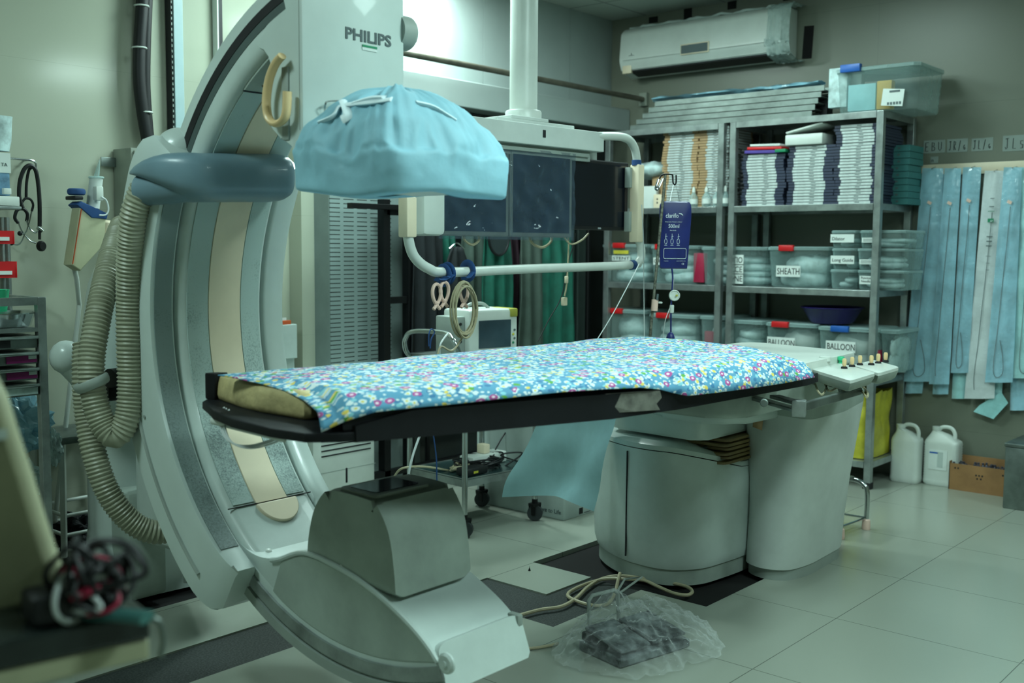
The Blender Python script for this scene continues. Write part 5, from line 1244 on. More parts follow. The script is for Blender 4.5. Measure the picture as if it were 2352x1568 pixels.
MB().sweep([P(1551, 420, y=YI), P(1562, 466, y=YI)], .001, 4).build('wire_link', 'steel', t)
q = P(1503, 700, y=YI-.01); mb = MB(); mb.cyl(q+V((0, 0, -.025)), q+V((.004, 0, .022)), .014, n=12); mb.build('tape_wrap', 'pinkring', t)
mb = MB(); mb.cyl(q+V((.015, -.01, .01)), q+V((.04, -.01, .008)), .004, n=8); mb.build('stopcock', 'white', t); mb = MB(); mb.cyl(q+V((.0, -.012, .02)), q+V((.005, -.012, .045)), .005, n=8); mb.build('valve', 'inkgrey', t)
RB = V((.69, -.724, 0)); NB = V((-.724, -.69, 0))    # bag faces the table head
bc = P(1550, 540, y=YI-.03)
t = thing('pressure_bag', bc[:], 'dark blue pressure infusion bag lettered clariflo hanging from the hooked pole', 'infusion bag')
HW, HH = .066, .140
out = roundpoly([(-HW*.92, -HH), (HW*.84, -HH), (HW*1.04, HH*.6), (HW, HH), (-HW, HH), (-HW*1.0, HH*.6)], [.004, .004, .02, .022, .022, .02])
out = resample(out, 80)
mb = MB(); mb.loft([[bc+RB*x*k+V((0, 0, y*k))+NB*o for x, y in out] for k, o in ((.97, -.008), (1, -.004), (1, 0), (.97, .006), (.6, .012), (.1, .013))]); bag = mb.build('bag', 'navy', t)
def bt_(s_, x, z, w, h, m='inkw', al='LEFT'): return text('lettering', s_, bc+RB*x+V((0, 0, z))+NB*.0135, RB, (0, 0, 1), h*1.3, m, bag, w=w, h=h)
bt_('clari', -.043, .072, .034, .018); bt_('flo', -.007, .072, .018, .018)
mb = MB(); mb.sweep([bc+RB*.012+V((0, 0, .090))+NB*.014, bc+RB*.022+V((0, 0, .088))+NB*.014, bc+RB*.030+V((0, 0, .082))+NB*.014], [.001, .0028, .001], 6); mb.build('swoosh', 'inkw', bag)
bt_('Disposable Pressure Infuser', -.045, .053, .072, .005); bt_('500ml', -.031, .030, .045, .015); bt_('Non-Sterile', -.024, .018, .026, .004)
for k in range(3):
    x = -.040+.026*k; mb = MB(); o_ = NB*.0135
    mb.sweep([bc+RB*(x+.0055*math.cos(a))+V((0, 0, -.026+.011*math.sin(a)))+o_ for a in (2*PI*j/14 for j in range(14))], .0008, 5, closed=True)
    mb.sweep([bc+RB*x+V((0, 0, -.015))+o_, bc+RB*x+V((0, 0, .006))+o_], .0008, 5); mb.sweep([bc+RB*(x-.003)+V((0, 0, -.008))+o_, bc+RB*(x+.003)+V((0, 0, -.004))+o_, bc+RB*(x+.006)+V((0, 0, -.006))+o_], .0008, 5)
    mb.sweep([bc+RB*(x-.006)+V((0, 0, -.042))+o_, bc+RB*(x+.006)+V((0, 0, -.042))+o_], .0007, 5)
    mb.build('diagram', 'inkw', bag)
mb = MB(); rr = [bc+RB*x+V((0, 0, z))+NB*.0135 for x, z in rrect(-.048, .046, -.097, -.055, .006)]; mb.sweep(rr, .0009, 5, closed=True); mb.build('white_frame', 'inkw', bag)
bt_('CE', .028, -.122, .010, .007); bt_('Capacity', -.046, -.108, .018, .003); bt_('www.clariflo.com', .006, -.108, .038, .003)
MB().sweep(spline([P(x, y, y=YI-.03) for x, y in ((1543, 616), (1545, 640), (1542, 690), (1541, 730), (1541, 762))], 5), .0035, 8).build('tube', 'navy', t)
q = P(1548, 678, y=YI-.035); mb = MB(); mb.lathe([(.0001, 0), (.021, 0), (.023, .004), (.023, .014), (.020, .016), (.019, .012), (.0001, .012)], q, 24, axis=NB); g = mb.build('gauge', 'white', t)
mb = MB(); mb.box(q+V((-.006, -.012, -.003))+NB*.012, q+V((.006, -.009, .004))+NB*.012); mb.build('dial_mark', mat('gauge_yellow', S(180, 180, 60), .5), g, smooth=False)
q = P(1543, 710, y=YI-.03); MB().box(q+V((-.010, -.006, -.016)), q+V((.010, .006, .018)), .003).build('clamp', 'white', t)
q = P(1540, 780, y=YI-.03); MB().ball(q, .022, (.85, .85, 1.5)).build('bulb', 'navy', t)
wire('thin_line', ((1468, 606), (1440, 660), (1405, 725), (1370, 782)), 2.42, .0022, 'cablew', 'thin clear line slanting down from the bend of the white tube')
wire('thin_line', ((1474, 470), (1478, 560), (1479, 680), (1480, 785)), 2.6, .0020, 'cablew', 'thin clear line hanging straight down beside the right grip')
wire('thin_line', ((1548, 640), (1540, 700), (1527, 740), (1522, 790)), 2.5, .0018, 'cablew', 'thin clear line beside the round gauge')
# ============================================================ CENTRE BACKGROUND
# louvred cabinet
def slots(name, c):
    m, nt, b = _nodes(name)
    tc = N(nt, 'ShaderNodeTexCoord'); sep = N(nt, 'ShaderNodeSeparateXYZ'); L(nt, tc.outputs['Object'], sep.inputs[0])
    def band(out, per, wid):
        f = N(nt, 'ShaderNodeMath', operation='FLOORED_MODULO'); f.inputs[1].default_value = per; L(nt, out, f.inputs[0])
        l = N(nt, 'ShaderNodeMath', operation='LESS_THAN'); l.inputs[1].default_value = wid; L(nt, f.outputs[0], l.inputs[0]); return l.outputs[0]
    a, d = band(sep.outputs['Z'], .0222, .0045), band(sep.outputs['X'], .0895, .067)
    q = N(nt, 'ShaderNodeMath', operation='MULTIPLY'); L(nt, a, q.inputs[0]); L(nt, d, q.inputs[1])
    mx = N(nt, 'ShaderNodeMix', data_type='RGBA'); mx.inputs['A'].default_value = rgb(c); mx.inputs['B'].default_value = (.012, .016, .016, 1); L(nt, q.outputs[0], mx.inputs['Factor'])
    L(nt, mx.outputs['Result'], b.inputs['Base Color']); b.inputs['Roughness'].default_value = .5; return m
x0, x1 = P(758, 700, y=4.18).x, P(900, 700, y=4.18).x
t = thing('louvred_cabinet', (x0, 4.18, 0), 'tall grey cabinet with rows of louvre slots beside the pillar', 'cabinet')
MB().box((x0, 4.182, .02), (x1+.12, 4.36, 2.06)).build('body', 'cab', t, smooth=False, bevel=.004)
MB().box((x0+.002, 4.178, .30), (x1-.005, 4.1825, 2.04)).build('louvre_panel', slots('louvre_slots', S(132, 148, 146)), t, smooth=False)
# black rack
YR = 4.10
t = thing('black_rack', (P(884, 700, y=YR).x, YR, 0), 'black steel rack frame standing before the louvred cabinet', 'rack')
xa, xb = P(884, 700, y=YR).x, P(940, 700, y=YR).x
for x in (xa, xb):
    MB().box((x-.022, YR-.02, 0), (x+.022, YR+.03, 1.54)).build('post', 'darkmetal', t, smooth=False, bevel=.002)
a, b = P(803, 472, y=YR-.04), P(925, 462, y=YR-.04)
MB().box((a.x, YR-.06, a.z-.012), (b.x+.04, YR-.02, a.z+.014)).build('top_arm', 'darkmetal', t, smooth=False, bevel=.002)
MB().box((xa, YR-.02, 1.46), (xb, YR+.02, 1.50)).build('crossbar', 'darkmetal', t, smooth=False)
q = P(910, 690, y=YR); MB().box((xa, YR-.01, q.z-.015), (xb, YR+.02, q.z+.02)).build('crossbar', 'darkmetal', t, smooth=False)
for z in (.10, .30): MB().box((xa-.10, YR-.02, z), (xb+.9, YR+.02, z+.03)).build('lower_rail', 'darkmetal', t, smooth=False)
# aprons
t = thing('garment_rail', (4.6, 4.17, 1.62), 'dark garment rail under the monitors from which the aprons hang', 'rail'); MB().cyl((4.10, 4.17, 1.60), (5.60, 4.17, 1.60), .012).build('bar', 'darkmetal', t)
MB().cyl((4.12, 4.17, 0), (4.12, 4.17, 1.60), .014).build('upright', 'darkmetal', t); MB().cyl((5.58, 4.17, 0), (5.58, 4.17, 1.60), .014).build('upright', 'darkmetal', t)
def apron(px0, px1, y, top, bot, mt_, label, flare=1.25):
    x0, x1 = P(px0, 650, y=y).x, P(px1, 650, y=y).x; c = (x0+x1)/2; hw = (x1-x0)/2
    def f(u, v):
        k = (.45+.55*min(1, v/.12)) if v < .12 else lerp(1, flare, (v-.12)/.88)
        x = c+(u*2-1)*hw*k; return V((x, y+.022*math.sin(u*17+px0)*min(1, v*3)+.012*noise.noise(V((u*4, v*3, px0))), lerp(top, bot+.03*math.sin(u*9+px0), v)))
    th = thing('lead_apron', (c, y, bot), label, 'apron')
    MB().grid(f, 30, 24).build('apron_body', mt_, th, angle=80, thick=.006)
    MB().sweep(spline([V((c-.06, y, top-.01)), V((c, y, top+.02)), V((c+.06, y, top-.01))], 5), .004, 6).build('hanger', 'chrome', th)
apron(948, 1012, 4.08, 1.52, .60, 'darkapron', 'black lead apron hanging at the left end of the rail')
apron(1000, 1040, 4.13, 1.55, .70, 'greenapron', 'dark green lead apron second from the left, mostly behind black ones')
apron(1022, 1075, 4.05, 1.30, .62, 'darkapron', 'black lead apron bulging behind the coiled cable', 1.4)
apron(1062, 1128, 4.11, 1.56, .60, 'greyapron', 'grey-green lead apron hanging left of the middle')
apron(1112, 1168, 4.06, 1.54, .60, 'greenapron', 'green lead apron hanging under the dark disc')
apron(1164, 1200, 4.12, 1.55, .60, 'plumapron', 'dark plum lead apron hanging between two green ones')
apron(1192, 1246, 4.07, 1.55, .60, 'greyapron', 'grey-green lead apron hanging right of the plum one')
apron(1238, 1306, 4.10, 1.55, .60, 'greenapron', 'brightest green lead apron at the right end of the rail')
q = P(1146, 545, y=4.0); mb = MB(); mb.sweep([q+V((.085*math.cos(a), 0, .10*math.sin(a))) for a in (2*PI*k/30 for k in range(30))], .008, 8, closed=True); o = tag(mb.build('dark_hoop', 'black', None), 'black oval hoop with a grey face hanging before the green aprons', 'hoop')
mb = MB(); mb.loft([[q+V((.08*math.cos(a), d_, .095*math.sin(a))) for a in (2*PI*k/30 for k in range(30))] for d_ in (-.002, .004)]); mb.build('face', mat('hoop_face', S(50, 60, 62), .4), o)
# perforated post
q = P(1305, 620, y=4.2); t = thing('slotted_post', (q.x, 4.2, 0), 'grey slotted upright right of the aprons', 'post'); MB().box((q.x-.02, 4.19, 0), (q.x+.02, 4.22, 2.0)).build('upright', 'steel_dull', t, smooth=False)
mb = MB(); [mb.box((q.x-.006, 4.1885, .5+k*.035), (q.x+.006, 4.1905, .515+k*.035)) for k in range(40)]; mb.build('slots', 'ink', t, smooth=False)
# document holder on the pillar side
a, b = P(612, 748, y=4.26), P(682, 822, y=4.26)
t = thing('document_holder', ((a.x+b.x)/2, 4.3, b.z), 'white wall document holder with an orange folder, beside the pillar', 'document holder')
MB().box((a.x-.1, 4.255, b.z), (b.x, 4.29, a.z)).build('front_pocket', 'cartonw', t, smooth=False, bevel=.004)
a2, b2 = P(615, 822, y=4.28), P(680, 850, y=4.28); MB().box((a2.x-.1, 4.28, b2.z-.08), (b2.x-.01, 4.30, a2.z)).build('lower_pocket', 'cartonw', t, smooth=False)
a2, b2 = P(612, 738, y=4.27), P(667, 750, y=4.27); MB().box((a2.x-.1, 4.262, b2.z), (b2.x, 4.275, a2.z), .003).build('folder', 'orange', t)
MB().box((a.x-.1, 4.288, b2.z-.1), (b2.x-.01, 4.295, a2.z+.012)).build('paper_sheet', 'paper', t, smooth=False)
# air cooler
xc0, xc1 = P(719, 1040, y=4.0).x, P(863, 1040, y=4.0).x
t = thing('air_cooler', ((xc0+xc1)/2, 4.15, 0), 'white portable air cooler with slanted louvres behind the tube housing', 'air cooler')
MB().box((xc0, 4.0, .02), (xc1, 4.29, .64), .02).build('body', 'white', t)
zt_ = P(790, 1010, y=4.0).z; mb = MB()
for k in range(6): 
    z = .285+k*.026; mb.box((xc0+.05, 3.997, z), (xc1-.035, 4.002, z+.006))
mb.build('louvres', 'ink', t, smooth=False)
q = P(796, 1090, y=4.0); MB().box((q.x-.006, 3.997, q.z-.04), (q.x+.006, 4.003, q.z+.035), .003).build('level_window', 'ink', t)
MB().box((xc0-.001, 3.999, .205), (xc1+.001, 4.0005, .208)).build('body_seam', 'shell_grey', t, smooth=False)
# trolley with the patient monitor
t = thing('equipment_cart', (3.65, 3.4, 0), 'chrome equipment cart on black castors behind the patient table', 'cart')
CP = [(3.42, 3.225), (3.865, 3.185), (3.90, 3.56), (3.44, 3.60)]
for i, (x, y) in enumerate(CP):
    l_ = MB().cyl((x, y, .10), (x, y, .80), .013, n=14).build('leg', 'chrome', t)
    mb = MB(); mb.cyl((x-.012, y-.01, .038), (x+.012, y+.006, .038), .037, n=20); cw = mb.build('castor_wheel', 'wheel', t)
    mb = MB(); mb.prism(roundpoly([(x-.03, y-.02), (x+.03, y-.02), (x+.03, y+.02), (x-.03, y+.02)], .01), .072, .085, 'z'); mb.box((x-.022, y-.02, .03), (x-.017, y+.02, .08)); mb.box((x+.017, y-.02, .03), (x+.022, y+.02, .08)); mb.cyl((x, y, .085), (x, y, .105), .014); mb.build('fork', 'darkmetal', cw, smooth=False)
def trayz(z, m_, lip=.035):
    q4 = CP; p_ = MB(); p_.loft([[V((x, y, zz)) for x, y in q4] for zz in (z-.003, z)]); o = p_.build('tray', m_, t, smooth=False)
    for (a, b) in zip(q4, q4[1:]+q4[:1]):
        r_ = MB(); r_.loft([[V((a[0], a[1], z-lip)), V((a[0], a[1], z+.004)), V((a[0]+.004, a[1]+.004, z+.004)), V((a[0]+.004, a[1]+.004, z-lip))], [V((b[0], b[1], z-lip)), V((b[0], b[1], z+.004)), V((b[0]+.004, b[1]+.004, z+.004)), V((b[0]+.004, b[1]+.004, z-lip))]]); r_.build('tray_lip', 'steel', t, smooth=False)
trayz(.262, 'glasstray'); trayz(.80, 'steel')
MB().sweep(spline([V((3.43, 3.60, .80)), P(931, 800, y=3.60), P(931, 778, y=3.58), P(950, 761, y=3.50), P(1020, 764, y=3.30), P(1042, 782, y=3.22), P(1056, 812, y=3.2), V((3.42, 3.20, .80))], 7), .012, 12).build('push_handle', 'chrome', t)
# patient monitor
a, b = P(1086, 712, y=3.30), P(1186, 712, y=3.26)
DM = V((b.x-a.x, b.y-a.y, 0)).normalized(); NM = V((DM.y, -DM.x, 0))
t = thing('patient_monitor', (3.66, 3.38, .80), 'white patient monitor with a dark screen and a yellow corner on the cart', 'patient monitor')
def mbox(s0, s1, o0, o1, z0, z1, nm, m_, par, bv=.004):
    c = a+DM*((s0+s1)/2)+NM*((o0+o1)/2); c.z = (z0+z1)/2; h = V(((s1-s0)/2, (o1-o0)/2, (z1-z0)/2))
    return MB().box(c-h, c+h, bv, rot=Matrix.Rotation(math.atan2(DM.y, DM.x), 4, 'Z')).build(nm, m_, par)
Wm = (b-a).length; zt = a.z
bd = mbox(-.02, Wm+.01, -.20, 0, .806, zt, 'body', 'white', t, .014)
mbox(.035, Wm-.035, -.01, .004, .835, zt-.05, 'screen', mat('monitor_screen', S(54, 74, 84), .2, var=.3, vs=2), t, .002)
mbox(Wm-.04, Wm+.008, -.15, .003, zt-.04, zt+.001, 'yellow_corner', mat('dull_yellow', S(170, 168, 70), .5), t, .006)
for k in range(4): 
    c = a+DM*(Wm-.012-.008*(k % 2))+NM*.002; c.z = zt-.10-.02*k; MB().lathe([(.006, 0), (.005, .003), (.0001, .003)], c, 10, axis=NM).build('button', ['inkgrey', 'yellowbag', 'inkgrey', 'green'][k], t)
c0 = a+DM*.03-NM*.1; MB().sweep(spline([c0+V((0, 0, -.01)), c0+DM*.03+V((0, 0, .02)), c0+DM*.11+V((0, 0, .02)), c0+DM*.15+V((0, 0, -.01))], 5), .008, 8).build('carry_handle', 'shell_grey', t)
mbox(-.085, -.02, -.17, -.03, .806, zt-.03, 'module_rack', 'shell_grey', t, .006)
for k in range(3):
    c = a+DM*(-.05)-NM*.028; c.z = .87+.04*k; MB().lathe([(.007, 0), (.007, .004), (.0001, .004)], c, 10, axis=NM).build('socket', 'ink', t)
wire('hook_cable', ((985, 795), (985, 770), (990, 756), (998, 762), (990, 780), (988, 800)), 3.3, .003, 'strapblue', 'thin blue cord looped over the cart handle')
wire('white_lead', ((1030, 764), (1012, 790), (1010, 820)), 3.2, .004, 'cablew', 'white lead hanging beside the cart handle')
# things on the lower tray
t = thing('power_strip', (3.78, 3.42, .263), 'white multi-socket power strip with a plug on the lower cart tray', 'power strip')
MB().box((3.62, 3.36, .263), (3.86, 3.45, .315), .006).build('body', 'white', t); MB().box((3.72, 3.38, .316), (3.76, 3.43, .36), .004).build('plug', 'cream', t)
ra = random.Random(9)
def tangle(nm, c, rx, ry, rz, n, r, m_, label, loops=9, seed=1):
    ra = random.Random(seed); pts = []
    for k in range(loops*7):
        a_ = k*.9+ra.uniform(-.3, .3); q_ = ra.uniform(.45, 1)
        pts.append(V(c)+V((rx*q_*math.cos(a_), ry*q_*math.sin(a_), rz*ra.random())))
    return tag(MB().sweep(spline(pts, 6), r, 6).build(nm, m_, None), label, 'cable')
tangle('tangled_cables', (3.66, 3.36, .268), .15, .11, .05, 9, .0042, 'black', 'tangle of black cables on the lower cart tray', 11, 2)
tangle('coiled_lead', (3.55, 3.36, .268), .07, .06, .03, 6, .005, 'cable', 'coil of beige lead on the lower cart tray', 5, 5)
MB_ = MB().box((3.46, 3.245, .264), (3.60, 3.32, .30), .008); t = tag(MB_.build('adapter', 'black', None), 'black adapter with yellow print at the front corner of the cart tray', 'adapter')
MB().box((3.50, 3.2440, .275), (3.53, 3.2450, .285)).build('yellow_print', 'yellowbag', t, smooth=False)
wire('black_cable', ((1185, 960, 3.5), (1150, 1010, 3.45), (1135, 1045, 3.4), (1150, 1065, 3.4)), 3.4, .004, 'black', 'black cord curving down to the lower cart tray')
wire('tray_cable', ((1160, 1070, 3.3), (1200, 1040, 3.25), (1150, 1045, 3.3), (1210, 1065, 3.28)), 3.3, .004, 'black', 'black cable loop hanging over the right end of the cart tray')
wire('white_cable', ((966, 995, 3.1), (950, 1040, 3.1), (940, 1080, 3.1), (938, 1104, 3.1)), 3.1, .005, 'cablew', 'white cord hanging down before the cart')
wire('blue_cable', ((994, 990, 3.1), (1002, 1050, 3.1), (1004, 1110, 3.1), (1012, 1130, 3.1), (1018, 1150, 3.1)), 3.1, .003, 'strapblue', 'thin blue cord hanging down before the cart')
wire('beige_cable', ((905, 1095, 3.6), (925, 1075, 3.5), (980, 1072, 3.45), (1050, 1085, 3.4), (1085, 1095, 3.35)), 3.4, .005, 'cable', 'beige cord arching onto the left end of the cart tray')
# cartons behind the cart
t = thing('floor_carton', (4.1, 3.35, 0), 'large pale carton on the floor behind the cart, bearing small print', 'carton')
MB().box((3.95, 3.075, 0), (4.36, 3.64, .235)).build('box', 'cartonw', t, smooth=False, bevel=.003)
text('lettering', 'we to Life', P(1243, 1172, x=3.949), (0, -1, 0), (0, 0, 1), .03, 'inkgrey', t)
mb = MB(); q = P(1330, 1180, y=3.074)
mb.box((4.07, 3.0735, .01), (4.10, 3.0745, .04)); mb.box((4.11, 3.0735, .01), (4.16, 3.0745, .013)); mb.build('edge_mark', 'ink', t, smooth=False)
t = thing('upper_carton', (4.15, 3.4, .236), 'second pale carton stacked on the floor carton behind the cart', 'carton')
MB().box((3.97, 3.12, .236), (4.34, 3.66, .47)).build('box', 'cartonw', t, smooth=False, bevel=.003)
# blue sheet hanging behind the table
YS = 2.44
TL, TR, BL, BR = P(1262, 900, y=YS), P(1430, 900, y=YS), P(1170, 1141, y=YS), P(1370, 1172, y=YS)
def fsheet(u, v):
    p = TL.lerp(TR, u).lerp(BL.lerp(BR, u), v)
    if v > .55: p.z += .05*math.sin(PI*u*1.0)*(v-.55)*1.6
    p.y += .030*math.sin(u*7+v*2.5)*v+.02*noise.noise(V((u*3, v*3, 1)))
    p.x += .02*math.sin(v*5)*v
    return p
tag(MB().grid(fsheet, 50, 40).build('hanging_sheet', 'drape2', None, angle=80), 'pale blue disposable sheet hanging down behind the patient table', 'sheet')
# ============================================================ LEFT SIDE
WY = 4.395
# control cabinet on the wall
x0 = P(262, 400, y=4.39).x; yf = P(305, 400, x=x0).y; x1 = P(470, 400, y=yf).x; zt = P(305, 338, x=x0).z
t = thing('control_cabinet', ((x0+x1)/2, 4.3, .9), 'grey steel control cabinet with a red button mounted on the left wall', 'control cabinet')
MB().box((x0, yf+.012, .95), (x1, 4.394, zt), .003).build('body', 'grey_metal', t)
MB().box((x0+.01, yf, .96), (x1-.01, yf+.011, zt-.012), .003).build('door', 'grey_metal', t)
q = P(345, 365, y=yf-.006); MB().lathe([(.018, 0), (.018, .006), (.0001, .006)], q, 20, axis=(0, -1, 0)).build('red_button', 'red', t)
a, b = P(315, 341, y=yf-.002), P(331, 349, y=yf-.002); MB().box((a.x, yf-.002, b.z), (b.x, yf-.0005, a.z)).build('type_label', 'paper', t, smooth=False)
q = P(245, 371, y=4.36); MB().box((q.x-.02, 4.37, q.z-.02), (x0, 4.376, q.z+.02), .002).build('wall_bracket', 'steel_dull', t)
# ducts
def vtube(pts, y, r, nm, m_, label, ties=()):
    th = thing(nm, P(pts[-1][0], pts[-1][1], y=y)[:], label, 'conduit')
    c = MB().sweep(spline([P(a, b, y=y) for a, b in pts], 6), r, 14).build('tube', m_, th)
    for a, b in ties:
        q_ = P(a, b, y=y); MB().sweep([q_+V((r*1.1*math.cos(k), r*1.1*math.sin(k), 0)) for k in (2*PI*j/16 for j in range(16))], .004, 6, closed=True).build('tie', 'white', th)
vtube(((331, -60), (326, 20), (321, 100), (320, 180), (327, 250), (340, 328)), 4.33, .027, 'cable_conduit', 'black', 'thick black corrugated conduit running from the ceiling into the control cabinet', ((325, 14), (320, 110), (334, 258)))
vtube(((341, -60), (338, 20), (335, 100), (334, 200), (341, 300), (346, 328)), 4.36, .022, 'cable_conduit', 'black', 'thinner black conduit just right of the thick one above the control cabinet')
a, b = P(398, 0, y=4.34), P(418, 0, y=4.34)
t = thing('cable_tray', ((a.x+b.x)/2, 4.36, 1.4), 'pale vertical cable tray with a slotted edge on the left wall', 'cable tray')
MB().box((a.x, 4.34, 1.3), (b.x+.003, 4.394, ZC-.002)).build('channel', mat('tray_pale_blue', S(160, 182, 186), .45, var=.06), t, smooth=False, bevel=.002)
a2 = P(391, 0, y=4.35)
MB().box((a2.x, 4.35, 1.3), (a.x-.001, 4.394, ZC-.002)).build('slotted_edge', 'ink', t, smooth=False)
mb = MB(); [mb.box((a2.x+.001, 4.347, 1.75+k*.024), (a.x-.003, 4.3505, 1.762+k*.024)) for k in range(44)]; mb.build('slot_teeth', 'shell_grey', t, smooth=False)
a, b = P(503, 0, y=4.35), P(513, 0, y=4.35)
t = thing('cable_duct', ((a.x+b.x)/2, 4.37, 1.6), 'slim black and white vertical duct beside the top of the C-arm', 'duct')
MB().box((a.x, 4.36, 1.6), (b.x, 4.394, ZC-.002)).build('black_cover', 'black', t, smooth=False); MB().box((a.x-.008, 4.355, 1.6), (a.x-.0005, 4.394, ZC-.002)).build('white_edge', 'white', t, smooth=False)
# hook arm and stethoscope
YW2 = 4.33
t = thing('wall_hook', P(82, 375, y=YW2)[:], 'chrome hook arm reaching from the drip rack along the left wall', 'hook')
MB().sweep(spline([P(a, b, y=YW2) for a, b in ((18, 363), (50, 366), (72, 368), (81, 374), (82, 384), (77, 387))], 6), .0045, 8).build('arm', 'chrome', t)
MB().cyl(P(72, 367, y=YW2), V((P(72, 367, y=YW2).x, 4.399, P(72, 367, y=YW2).z)), .004, n=8).build('wall_fixing', 'chrome', t)
t = thing('stethoscope', P(70, 380, y=YW2-.02)[:], 'black stethoscope hanging from the chrome hook on the left wall', 'stethoscope')
def st(pts, r, nm, m_, y=YW2-.02): return MB().sweep(spline([P(a, b, y=y) for a, b in pts], 7), r, 8).build(nm, m_, t)
st(((52, 478), (44, 450), (46, 415), (56, 388), (70, 380), (82, 392), (88, 425), (91, 470), (91, 520)), .0085, 'tubing', 'black')
st(((60, 455), (61, 420), (66, 392), (72, 385)), .006, 'inner_tubing', 'rubber', YW2-.005)
st(((42, 512), (34, 500), (40, 482), (54, 480), (63, 492), (61, 508)), .007, 'rubber_fork', 'black')
st(((50, 466), (58, 456), (70, 458), (76, 470), (73, 485)), .005, 'rubber_spring', 'rubber', YW2-.01)
st(((41, 508), (50, 530), (68, 552), (82, 558)), .0032, 'ear_tube', 'chrome'); st(((61, 505), (68, 524), (80, 534), (87, 530)), .0032, 'ear_tube', 'chrome', YW2-.03)
st(((73, 485), (66, 515), (58, 535), (46, 536)), .0030, 'ear_tube', 'chrome', YW2-.035)
for a, b in ((46, 536), (26, 558)): MB().ball(P(a, b, y=YW2-.03), .010).build('ear_tip', 'black', t)
st(((58, 536), (45, 560), (28, 560)), .003, 'ear_tube', 'chrome', YW2-.03)
MB().cyl(P(86, 522, y=YW2-.02), P(97, 530, y=YW2-.02), .009, n=12).build('joint', 'chrome', t); st(((91, 525), (91, 550)), .006, 'neck', 'black')
q = P(91, 565, y=YW2-.03); mb = MB(); mb.lathe([(.017, 0), (.021, .004), (.021, .014), (.016, .020), (.0001, .020)], q, 24, axis=(.3, -1, 0)); mb.build('chest_piece', 'black', t)
# injector head on its arm
YJ = 4.08
def J(a, b, y=YJ): return P(a, b, y=y)
t = thing('contrast_injector', J(200, 560)[:], 'tilted cream injector head with a blue clamp and white syringe beside the stand', 'injector')
qs = [J(184, 475), J(244, 503), J(242, 560), (J(186, 622)), J(164, 608)]
qs2 = [(p.x, p.z) for p in qs]
MB().prism(qs2, YJ, YJ+.07, 'y', bevel=.008).build('housing', 'beige_case', t, angle=30)
mb = MB(); a, b = J(187, 480, YJ-.002), J(167, 606, YJ-.002); mb.sweep([a, b], .003, 6, flat=(.6, 1.2)); mb.build('orange_stripe', 'orange', t)
MB().prism([(p.x, p.z) for p in (J(176, 470), J(186, 462), J(232, 484), J(247, 490), J(244, 503), J(210, 500))], YJ-.006, YJ+.075, 'y', bevel=.004).build('blue_clamp', 'strapblue', t, angle=30)
mb = MB(); q = J(184, 440); mb.sweep([q+V((.028*math.cos(k), .026*math.sin(k)+.03, 0)) for k in (2*PI*j/20 for j in range(20))], .008, 8, closed=True, flat=(1, 1.6)); mb.build('cradle_ring', 'strapblue', t)
mb = MB(); mb.box(J(172, 458)-V((0, 0, 0)), J(192, 450)+V((0, .08, 0)), .004); mb.build('cradle_foot', 'black', t)
a, b = J(213, 478, YJ+.05), J(221, 410, YJ+.05)
mb = MB(); mb.cyl(a, b, .026, n=24); sy = mb.build('syringe', 'white_matt', t)
mb = MB(); mb.sweep([b+V((.026*math.cos(k), .026*math.sin(k), .004)) for k in (2*PI*j/20 for j in range(20))], .005, 8, closed=True); mb.cyl(b, J(229, 366, YJ+.05), .012, .002, n=14); mb.build('syringe_tip', 'clearlid', sy)
MB().box(J(222, 460, YJ-.01), J(238, 428, YJ-.01)+V((0, .03, 0)), .004).build('sensor_block', 'white', t)
MB().sweep(spline([J(a_, b_, YJ-.015) for a_, b_ in ((232, 452), (244, 460), (249, 480), (243, 493), (228, 494))], 6), .0035, 8).build('lead', 'cablew', t)
mb = MB(); a, b = J(245, 512, YJ+.1), J(245, 570, YJ+.1); mb.cyl(b, a, .03, n=24); mb.ball(a, .03, (1, 1, .4)); mb.build('rear_knob', 'cream', t)
MB().sweep([J(170, 612, YJ+.06), J(176, 640, YJ+.08), J(182, 700, YJ+.2), V((J(182, 700, YJ+.2).x-.12, YJ+.26, .02))], .010, 10).build('support_pole', 'white', t)
# drip rack at the left frame edge
YD = 4.17
xr = P(14, 500, y=YD).x
t = thing('drip_rack', (xr, YD, 0), 'chrome double-pole rack at the left frame edge, carrying red trays', 'rack')
for px in (4, 16):
    x = P(px, 560, y=YD).x; MB().cyl((x, YD, .3), (x, YD, 1.40), .012, n=12).build('pole', 'steel', t)
MB().box((xr-.16, YD-.05, .26), (xr+.05, YD+.05, .30)).build('foot_plate', 'steel_dull', t); 
MB().cyl((xr-.02, YD, 0), (xr-.02, YD, .27), .02).build('stem', 'steel_dull', t)
a, b = P(40, 452, y=YD-.08), P(42, 474, y=YD-.08)
t2 = MB().box((a.x-.35, YD-.10, b.z), (a.x, YD+.10, a.z), .004).build('shallow_tray', 'white', t); MB().box((a.x-.35, YD-.105, b.z-.012), (a.x+.004, YD+.105, b.z-.001), .003).build('steel_shelf', 'steel', t)
